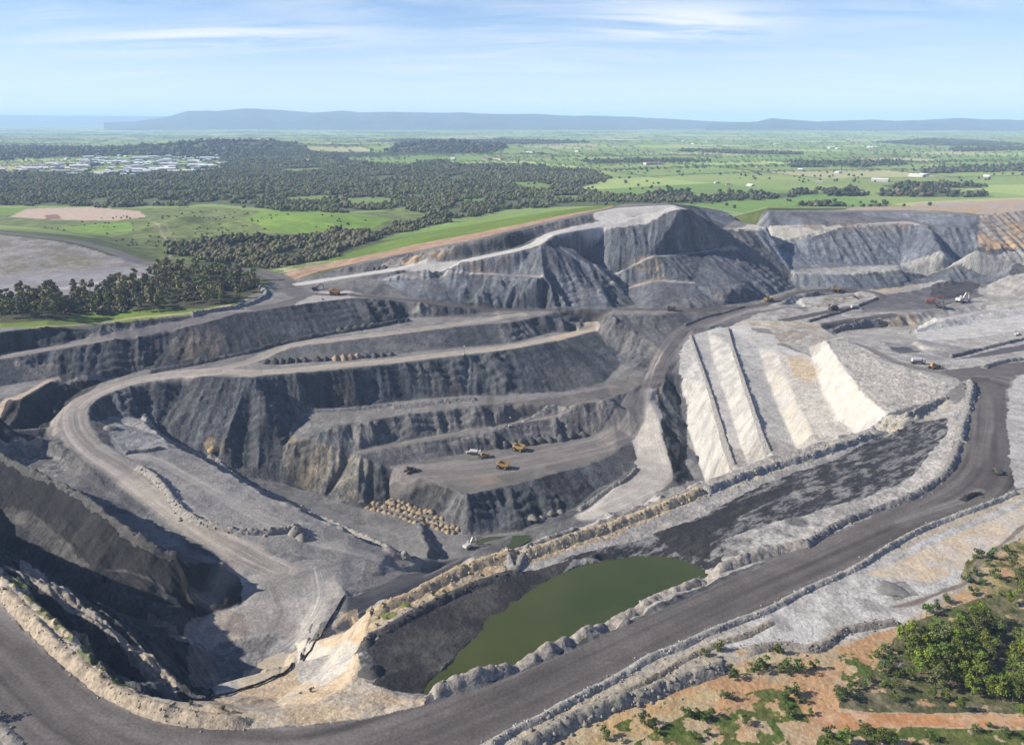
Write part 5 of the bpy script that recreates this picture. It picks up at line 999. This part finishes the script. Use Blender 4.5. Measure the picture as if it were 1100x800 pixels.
def crown_mesh(seed, H, R, ncl, per, leaf, base_c, low=.3, name='crown'):
    """leaf-sized blades gathered in clumps through the crown's volume"""
    r = np.random.default_rng(seed); V = []; C_ = []
    cs = []
    for k in range(ncl):
        a = r.uniform(0, 6.283); q = math.sqrt(r.uniform(0, 1)) * R * .75; h = H * (low + (1 - low) * r.uniform(.08, .9)); q *= math.sqrt(max(.15, 1 - ((h / H - .62) / .5) ** 2)); cs.append((q * math.cos(a), q * math.sin(a), h, r.uniform(.28, .5) * R, r.uniform(.7, 1.35)))
    for (x, y, z, rad, tone) in cs:
        d = r.normal(size=(per, 3)); d /= np.linalg.norm(d, axis=1)[:, None]; pos = np.array((x, y, z)) + d * rad * r.uniform(.45, 1.05, (per, 1)) * np.array((1, 1, .72))
        u = r.normal(size=(per, 3)); u /= np.linalg.norm(u, axis=1)[:, None]; w_ = np.cross(u, d + r.normal(0, .5, (per, 3))); w_ /= np.maximum(np.linalg.norm(w_, axis=1), 1e-3)[:, None]
        s_ = leaf * r.uniform(.6, 1.4, (per, 1)); q4 = np.stack([pos - u * s_, pos + w_ * s_ * .55, pos + u * s_, pos - w_ * s_ * .55], 1); V.append(q4.reshape(-1, 3))
        c = np.array(base_c) * .75 * tone * r.uniform(.8, 1.2, (per, 1)); C_.append(np.repeat(c, 4, 0))
    V = np.concatenate(V); C_ = np.concatenate(C_); F = np.arange(len(V)).reshape(-1, 4); return np_mesh(name, V, F, LEAF, C_)
def trunk_mesh(seed, H, R, rad):
    r = random.Random(seed); m = MB(); top = (r.uniform(-.06, .06) * H, r.uniform(-.06, .06) * H, H * .5); m.bar((0, 0, -.4), top, rad, rad * .6, 6)
    for k in range(5):
        a = r.uniform(0, 6.28); m.bar(tuple(c * r.uniform(.75, 1) for c in top), (top[0] + R * .6 * math.cos(a), top[1] + R * .6 * math.sin(a), H * r.uniform(.62, .85)), rad * .45, rad * .12, 5)
    me = bpy.data.meshes.new('trunk'); me.from_pydata(m.v, [], m.f); me.update(); me.materials.append(BARK); return me
def tree_at(name, crown, trunk, x, y, s, label, cat, group, rz=None):
    r = empty(name); r.location = (x, y, float(gz(x, y))); r.rotation_euler = (0, 0, rng.uniform(0, 6.28) if rz is None else rz); r.scale = (s, s, s * rng.uniform(.9, 1.15)); tag(r, label, cat, group)
    for nm, me in (('trunk', trunk), ('crown', crown)): o = bpy.data.objects.new(nm, me); col.objects.link(o); o.parent = r
    return r
NEAR = [(crown_mesh(100 + i, 8.5, 3.3, 15, 60, .34, ((.11, .15, .028), (.14, .18, .025), (.10, .115, .04))[i % 3], .22), trunk_mesh(100 + i, 8.5, 3.3, .22)) for i in range(5)]
MIDT = [(crown_mesh(200 + i, 11, 3.4, 11, 26, .75, ((.17, .175, .06), (.23, .21, .07), (.2, .16, .095), (.15, .14, .08))[i % 4], .3), trunk_mesh(200 + i, 11, 3.2, .22)) for i in range(6)]
SHR = [(crown_mesh(300 + i, 2.3, 1.5, 8, 42, .2, ((.07, .11, .025), (.09, .12, .03), (.06, .085, .03))[i % 3], .1), trunk_mesh(300 + i, 2.3, 1.4, .06)) for i in range(4)]
def inside_poly(poly, n, mind, z=None, seed=1):
    P = np.array([(G(x, y, z) if z is not None else W2(x, y))[:2] for x, y in poly]); lo = P.min(0); hi = P.max(0); r = np.random.default_rng(seed); out = []; tries = 0
    while len(out) < n and tries < n * 60:
        tries += 1; q = lo + r.uniform(0, 1, 2) * (hi - lo); c = False
        for i in range(len(P)):
            a = P[i - 1]; b = P[i]
            if (a[1] > q[1]) != (b[1] > q[1]) and q[0] < (b[0] - a[0]) * (q[1] - a[1]) / (b[1] - a[1]) + a[0]: c = not c
        if c and all((q[0] - o[0]) ** 2 + (q[1] - o[1]) ** 2 > mind ** 2 for o in out): out.append((float(q[0]), float(q[1])))
    return out
def terc(v, a, b, w_): return w_[0] if v < a else w_[1] if v < b else w_[2]
def clump_at(x, y): return terc(x / y, .44, .49, ('on the left side', 'in the middle', 'on the right side')) + terc(y, 178, 200, (', front edge', '', ', back edge'))
def strip_at(x, y): return terc(x / y, -.52, -.42, ('at the left end', 'in the middle', 'at the wide right end')) + terc(y, 690, 790, (', near edge', '', ', far edge'))
ct = inside_poly([(985,712),(968,690),(990,680),(1020,678),(1028,668),(1060,672),(1075,690),(1130,700),(1130,765),(1060,755),(1030,745),(1000,738),(985,728)], 58, 2.9, seed=4)
for i, (x, y) in enumerate(ct): c, t = NEAR[i % 5]; tree_at('eucalyptus_tree', c, t, x, y, rng.uniform(.75, 1.05), 'green eucalypt %s of the lower right clump' % clump_at(x, y), 'tree', 'trees %s of the lower right clump' % clump_at(x, y))
for px, py, s in ((1030,762,.5),(998,706,.6),(975,712,.5),(962,740,.55),(930,795,.6),(905,800,.7),(945,800,.65),(958,802,.6),(888,803,.6),(1095,770,.45),(1098,640,.7),(1087,612,.8),(1092,628,.8),(1084,650,.6),(978,730,.55),(1000,750,.5),(1015,752,.5)):
    x, y, _ = W2(px, py); c, t = NEAR[int(px) % 5]; tree_at('eucalyptus_tree', c, t, x, y, s, 'small green sapling standing apart in the scrub at the lower right', 'tree', 'saplings around the lower right clump')
def sh_at(px, py): return terc(px, 800, 900, ('in the left part', 'in the middle part', 'in the right part')) + terc(py, 720, 750, (' near the pale flat', '', ' near the bottom edge'))
sh = [(758,705),(772,699),(786,728),(812,722),(820,716),(842,718),(848,724),(857,722),(874,718),(838,722),(785,752),(778,750),(845,752),(855,748),(862,754),(843,760),(700,782),(705,788),(692,778),(735,768),(745,772),(757,775),(765,770),(800,778),(870,768),(848,768),(900,746),(915,742),(928,738),(935,732),(950,722),(965,728),(912,735),(948,736),(905,752),(960,752),(990,690),(978,702),(1010,672),(950,700),(955,712),(940,706),(1050,600),(1060,607),(1055,628),(1048,618),(1040,625),(1068,622),(1075,640),(835,700),(760,790),(745,795),(650,795),(1045,785),(1080,790),(1000,795),(925,780),(1062,780),(890,790),(1030,660),(1045,640),(1018,648),(1005,655),(995,660),(1065,600),(1080,592)]
for i, (px, py) in enumerate(sh): x, y, _ = W2(px, py); c, t = SHR[i % 4]; tree_at('shrub', c, t, x, y, rng.uniform(.8, 1.7), 'green shrub %s of the orange ground' % sh_at(px, py), 'shrub', 'shrubs %s of the orange ground' % sh_at(px, py))
def wd_at(px): return terc(px, 100, 260, ('steep bank at the left edge of the photo', 'curved bank at the bottom left of the pit', 'ridge above the pit')) if px < 300 or px > 352 else 'tan slope by the pipeline'
sh2 = [(5,618),(12,624),(22,632),(28,640),(35,646),(50,662),(60,672),(68,685),(75,692),(45,657),(110,728),(125,733),(150,751),(183,760),(205,757),(240,762),(212,768),(152,762),(335,742),(323,745),(465,640),(478,636),(440,652),(455,648),(405,672),(415,664),(615,580),(622,576),(720,543),(733,537),(742,536),(865,496),(945,455),(350,677),(342,684)]
for i, (px, py) in enumerate(sh2): x, y, _ = W2(px, py); c, t = SHR[i % 4]; tree_at('shrub', c, t, x, y, rng.uniform(.35, .75), 'low green weed on the %s' % wd_at(px), 'shrub', 'weeds on the %s' % wd_at(px))
ft = inside_poly([(0,318),(70,315),(110,310),(160,300),(175,290),(230,290),(270,297),(280,312),(255,324),(215,330),(150,331),(115,328),(60,342),(0,346)], 222, 5.2, z=1, seed=9)
for i, (x, y) in enumerate(ft): c, t = MIDT[i % 6]; tree_at('eucalyptus_tree', c, t, x, y, rng.uniform(1.05, 1.55), 'olive eucalypt %s of the woodland strip' % strip_at(x, y), 'tree', 'trees %s of the woodland strip' % strip_at(x, y))
dt = MB()
for k in range(16): a = rng.uniform(0, 6.28); e = rng.uniform(.4, 1.3); L_ = rng.uniform(2, 3.6); dt.bar((0, 0, .8), (L_ * math.cos(a) * math.cos(e), L_ * math.sin(a) * math.cos(e), .8 + L_ * math.sin(e)), .09, .03, 4)
dt.bar((0, 0, -.3), (0, 0, 1.2), .22, .14, 6); o = dt.build('dead_tree', mottled('dead_wood', (.33, .29, .28), .2, 2)); place(o, 963, 720); tag(o, 'bare grey dead tree at the left of the green clump', 'tree')
x, y, _ = G(-22, 772, 0); c, t = NEAR[1]; tree_at('eucalyptus_tree', c, t, x, y, .8, 'lone eucalypt at the left edge whose shadow falls on the haul road', 'tree', None)
# far woods: nobody could count them, one mesh of small crowns
WOODM, p, t = new_mat('far_foliage', .9, .1); at = t.nodes.new('ShaderNodeAttribute'); at.attribute_name = 'cover'; t.links.new(at.outputs['Color'], p.inputs['Base Color'])
def wood_mass(name, masks, spacing, size, base_c, seed, sub=None):
    r = np.random.default_rng(seed); X = []; Y = []
    for P in masks:
        Q = np.array([G(x, y, 0)[:2] for x, y in P]); lo = Q.min(0); hi = Q.max(0); n = int((hi[0] - lo[0]) * (hi[1] - lo[1]) / spacing ** 2); q = lo + r.uniform(0, 1, (n, 2)) * (hi - lo); c = np.zeros(n, bool)
        wx = q[:, 0] + fbm(q[:, 0], q[:, 1], 60, 3, 5) * 40; wy = q[:, 1] + fbm(q[:, 0], q[:, 1], 60, 3, 6) * 60
        for i in range(len(Q)):
            a = Q[i - 1]; b = Q[i]; cc = (a[1] > wy) != (b[1] > wy)
            with np.errstate(divide='ignore', invalid='ignore'): c ^= cc & (wx < (b[0] - a[0]) * (wy - a[1]) / (b[1] - a[1]) + a[0])
        c &= (fbm(q[:, 0], q[:, 1], 55, 4, 18) > -.2) & (fbm(q[:, 0], q[:, 1], 14, 2, 19) > -.5)
        X.append(q[c, 0]); Y.append(q[c, 1])
    X = np.concatenate(X); Y = np.concatenate(Y)
    # leave the clearings open
    keep = np.ones(len(X), bool)
    for P in CLEAR:
        Q = np.array([G(x, y, 0)[:2] for x, y in P]); c = np.zeros(len(X), bool)
        for i in range(len(Q)):
            a = Q[i - 1]; b = Q[i]; cc = (a[1] > Y) != (b[1] > Y); c ^= cc & (X < (b[0] - a[0]) * (Y - a[1]) / (b[1] - a[1] + 1e-9) + a[0])
        keep &= ~(c & (r.uniform(0, 1, len(X)) > .04))
    X = X[keep]; Y = Y[keep]; n = len(X); iv, if_ = icos()[0]; s_ = size * r.uniform(.5, 1.0, n) ** .6 * (1 + .45 * (r.uniform(0, 1, n) > .86)); z = gz(X, Y)
    tone = (1 + .45 * fbm(X, Y, 70, 4, 28)) * r.uniform(.6, 1.4, n)
    Vs = []; Fs = []; Cs = []; b = 0
    for k, (ox, oy, oz, f) in enumerate(((0, 0, .62, 1.0), (.6, -.4, .42, .75))):
        vv = iv[None] * (s_ * f)[:, None, None] * r.uniform(.6, 1.25, (n, 12, 1)) * np.array([.62, .62, .66]); vv = vv + np.stack([X + ox * s_ * r.choice([-1, 1], n), Y + oy * s_, z + oz * s_], 1)[:, None]
        Vs.append(vv.reshape(-1, 3)); Fs.append((if_[None] + (np.arange(n) * 12)[:, None, None] + b).reshape(-1, 3)); b += n * 12
        hue = np.where(r.uniform(0, 1, n)[:, None] > .75, np.array([[.12, .10, .07]]), np.array([base_c])); Cs.append(np.repeat(.75 * hue * tone[:, None], 12, 0))
    me = np_mesh(name, np.concatenate(Vs), np.concatenate(Fs), WOODM, np.concatenate(Cs).clip(.01, .4)); o = bpy.data.objects.new(name, me); col.objects.link(o); return o, n
o, n1_ = wood_mass('woodland', [FORESTS['main']], 9.5, 7.0, (.08, .095, .036), 1); tag(o, 'broad eucalypt woodland between the mine and the town', 'woodland', kind='stuff')
o, n2_ = wood_mass('woodland', [FORESTS['slope']], 6.2, 6.0, (.10, .10, .045), 2); tag(o, 'scrubby woodland between the green hill and the dump', 'woodland', kind='stuff')
o, n5_ = wood_mass('undergrowth', [[(0,322),(70,319),(110,314),(160,304),(180,295),(230,296),(268,300),(272,312),(250,323),(215,328),(150,329),(115,326),(60,340),(0,344)]], 3.6, 3.4, (.07, .068, .04), 6); tag(o, 'grey brown undergrowth filling the woodland strip beside the rim road', 'undergrowth', kind='stuff')
o, n3_ = wood_mass('woodland', [FORESTS['upper'], FORESTS['hillwood']], 22, 13, (.04, .055, .025), 3); tag(o, 'wooded rise behind the town and the wooded hill beyond', 'woodland', kind='stuff')
o, n4_ = wood_mass('tree_belts', [FORESTS[k] for k in FORESTS if k.startswith('belt')], 13, 8.5, (.045, .06, .028), 4); tag(o, 'belts of trees along the creeks and roads of the green plain', 'tree belts', kind='stuff')
# loose paddock trees
r = np.random.default_rng(77); n = 2600; yy = np.exp(r.uniform(math.log(1250), math.log(7000), n)); xx = r.uniform(-.75, .75, n) * yy; okk = (fbm(xx, yy, 260, 4, 88) > .06) & ~((yy < 1500) & (xx < 250)) & ((xx / yy > -.1) | (yy > 2600)); xx = xx[okk]; yy = yy[okk]; n = len(xx)
iv, if_ = icos()[0]; s_ = r.uniform(4, 8, n); V = iv[None] * s_[:, None, None] * r.uniform(.6, 1.25, (n, 12, 1)) * np.array([.7, .7, .6]) + np.stack([xx, yy, gz(xx, yy) + s_ * .5], 1)[:, None]
me = np_mesh('paddock_trees', V.reshape(-1, 3), (if_[None] + (np.arange(n) * 12)[:, None, None]).reshape(-1, 3), WOODM, np.repeat(np.array([[.045, .062, .028]]) * r.uniform(.7, 1.3, (n, 1)), 12, 0)); o = bpy.data.objects.new('paddock_trees', me); col.objects.link(o); tag(o, 'countless small trees scattered over the far paddocks', 'trees', kind='stuff')
# scrub on the green hill
r = np.random.default_rng(78); pp = inside_poly([(60,238),(150,230),(230,225),(300,232),(400,240),(330,262),(270,268),(190,282),(140,268),(100,256),(40,246)], 420, 4, z=2, seed=12); xx = np.array([q[0] for q in pp]); yy = np.array([q[1] for q in pp]); k = fbm(xx, yy, 50, 3, 14) > -.05; xx = xx[k]; yy = yy[k]; n = len(xx); s_ = r.uniform(1.0, 2.6, n)
V = iv[None] * s_[:, None, None] * r.uniform(.6, 1.25, (n, 12, 1)) * np.array([.9, .9, .7]) + np.stack([xx, yy, gz(xx, yy) + s_ * .4], 1)[:, None]
me = np_mesh('hill_scrub', V.reshape(-1, 3), (if_[None] + (np.arange(n) * 12)[:, None, None]).reshape(-1, 3), WOODM, np.repeat(np.array([[.06, .075, .03]]) * r.uniform(.7, 1.3, (n, 1)), 12, 0)); o = bpy.data.objects.new('hill_scrub', me); col.objects.link(o); tag(o, 'dark scrub bushes dotted over the green hill', 'scrub', kind='stuff')
# ------------------------------------------------------------------ town and farm buildings
ROOFS = [mottled('roof_sheet', c, .1, .2, rough=.5, spec=.4) for c in ((.85, .85, .84), (.75, .77, .78), (.5, .5, .52), (.34, .15, .11), (.42, .38, .33))]; WALLM = mottled('painted_wall', (.55, .52, .47), .1, .2); DOORM = mottled('roller_door', (.3, .32, .34), .1, 1)
def building_mesh(kind):
    w_, d, h = ((42, 22, 7), (24, 16, 5.5), (17, 12, 3.4), (60, 30, 8))[kind]; g_ = (2.5, 2, 2.6, 3)[kind]
    wl = MB().prism([(-w_ / 2, 0), (w_ / 2, 0), (w_ / 2, h), (-w_ / 2, h)], -d / 2, d / 2)
    rf = MB(); rf.add([(-w_ / 2 - .6, -d / 2 - .6, h), (w_ / 2 + .6, -d / 2 - .6, h), (w_ / 2 + .6, d / 2 + .6, h), (-w_ / 2 - .6, d / 2 + .6, h), (-w_ / 2 - .6, 0, h + g_), (w_ / 2 + .6, 0, h + g_)], [(0, 1, 5, 4), (2, 3, 4, 5), (0, 4, 3), (1, 2, 5), (3, 2, 1, 0)])
    dr = MB().box((-w_ * .15, -d / 2 - .06, h * .35), (w_ * .2, .12, h * .7)).box((w_ * .25, -d / 2 - .06, h * .5), (w_ * .12, .12, h * .3))
    out = []
    for b, nm, mt in ((wl, 'wall', WALLM), (rf, 'roof', None), (dr, 'door', DOORM)):
        me = bpy.data.meshes.new(nm); me.from_pydata(b.v, [], b.f); me.update()
        if mt: me.materials.append(mt)
        out.append(me)
    return out
BM = [building_mesh(k) for k in range(4)]; RV = {}
for k in range(4):
    for j, rm in enumerate(ROOFS): me = BM[k][1].copy(); me.materials.append(rm); RV[(k, j)] = me
def building(x, y, rz, kind, roof, label, cat, group, name='house'):
    e = empty(name); e.location = (x, y, float(gz(x, y)) - .5); e.rotation_euler = (0, 0, rz); tag(e, label, cat, group)
    for nm, me in (('wall', BM[kind][0]), ('roof', RV[(kind, roof)]), ('door', BM[kind][2])): o = bpy.data.objects.new(nm, me); col.objects.link(o); o.parent = e
    return e
r = random.Random(5)
def tw_at(x, y): return terc(x / y, -.53, -.45, ('left part', 'middle', 'right part')) + terc(y, 2850, 3300, (' front', '', ' back'))
tw = inside_poly([(28,186),(30,180),(60,176),(100,171),(150,169),(195,170),(238,172),(245,176),(222,184),(190,187),(150,189),(100,190),(60,188)], 150, 34, z=0, seed=21)
for i, (x, y) in enumerate(tw): building(x, y, .3 + r.choice([0, 0, 1.57]) + r.uniform(-.1, .1), r.choice([0, 1, 1, 2, 0, 3]), (rk := r.choice([0, 0, 0, 1, 1, 2, 4])), '%s roofed building in the %s of the town beyond the woods' % (('white', 'pale', 'grey', 'red', 'tan')[rk], tw_at(x, y)), 'building', '%s roofed buildings in the %s of the town' % (('white', 'pale', 'grey', 'red', 'tan')[rk], tw_at(x, y)))
tw = inside_poly([(0,182),(28,180),(28,186),(0,187)], 10, 40, z=0, seed=22) + inside_poly([(20,178),(100,168),(200,164),(250,168),(240,172),(150,168),(60,176)], 30, 50, z=0, seed=23)
for i, (x, y) in enumerate(tw): building(x, y, r.uniform(0, 3), r.choice([1, 2]), r.choice([0, 0, 1, 3]), 'small pale building on the wooded fringe of the town', 'building', 'buildings on the fringe of the town')
NUMW = ORD + ['eighteenth', 'nineteenth', 'twentieth'] + ['twenty ' + q for q in ORD[:9]] + ['thirtieth'] + ['thirty ' + q for q in ORD[:9]]
fb = [(523,172,3,3),(536,172,0,3),(550,173,0,4),(700,177,3,3),(706,177,0,3),(985,190,0,0),(992,189,1,0),(945,195,0,0),(950,195,1,0),(926,209,2,0),(893,159,0,0),(900,160,0,0),(935,159,0,1),(940,159,0,0),(832,155,0,1),(836,155,0,0),(770,197,2,4),(782,199,2,3),(806,200,2,0),(620,164,1,0),(660,160,1,1),(745,155,0,4),(760,152,0,4),(720,152,3,4),(735,151,0,4),(1035,155,1,0),(570,165,0,4),(487,171,1,1),(330,175,1,0),(345,172,1,0),(860,183,2,0),(1003,176,2,1),(1060,190,2,0),(815,180,2,3),(900,186,1,0),(880,196,2,4)]
for i, (px, py, k, rf) in enumerate(fb):
    x, y, _ = G(px, py, 0); building(x, y, r.uniform(0, 3), k, rf, '%s roofed farm building in the green plain, the %s from the left' % (('white', 'pale', 'grey', 'red', 'tan')[rf], NUMW[sorted(fb).index((px, py, k, rf))]), 'farmhouse', 'farm buildings of the plain', 'farmhouse')
# ------------------------------------------------------------------ air
hz = MB().box((0, 28000, 215), (110000, 62000, 640)); HZ = bpy.data.materials.new('haze_air'); HZ.use_nodes = True; t = HZ.node_tree; t.nodes.clear(); out = t.nodes.new('ShaderNodeOutputMaterial'); pv = t.nodes.new('ShaderNodeVolumePrincipled')
pv.inputs['Color'].default_value = (.52, .73, 1.0, 1); pv.inputs['Density'].default_value = 6.2e-5; pv.inputs['Anisotropy'].default_value = 0.0; t.links.new(pv.outputs[0], out.inputs['Volume'])
o = hz.build('haze', HZ); o['kind'] = 'stuff'
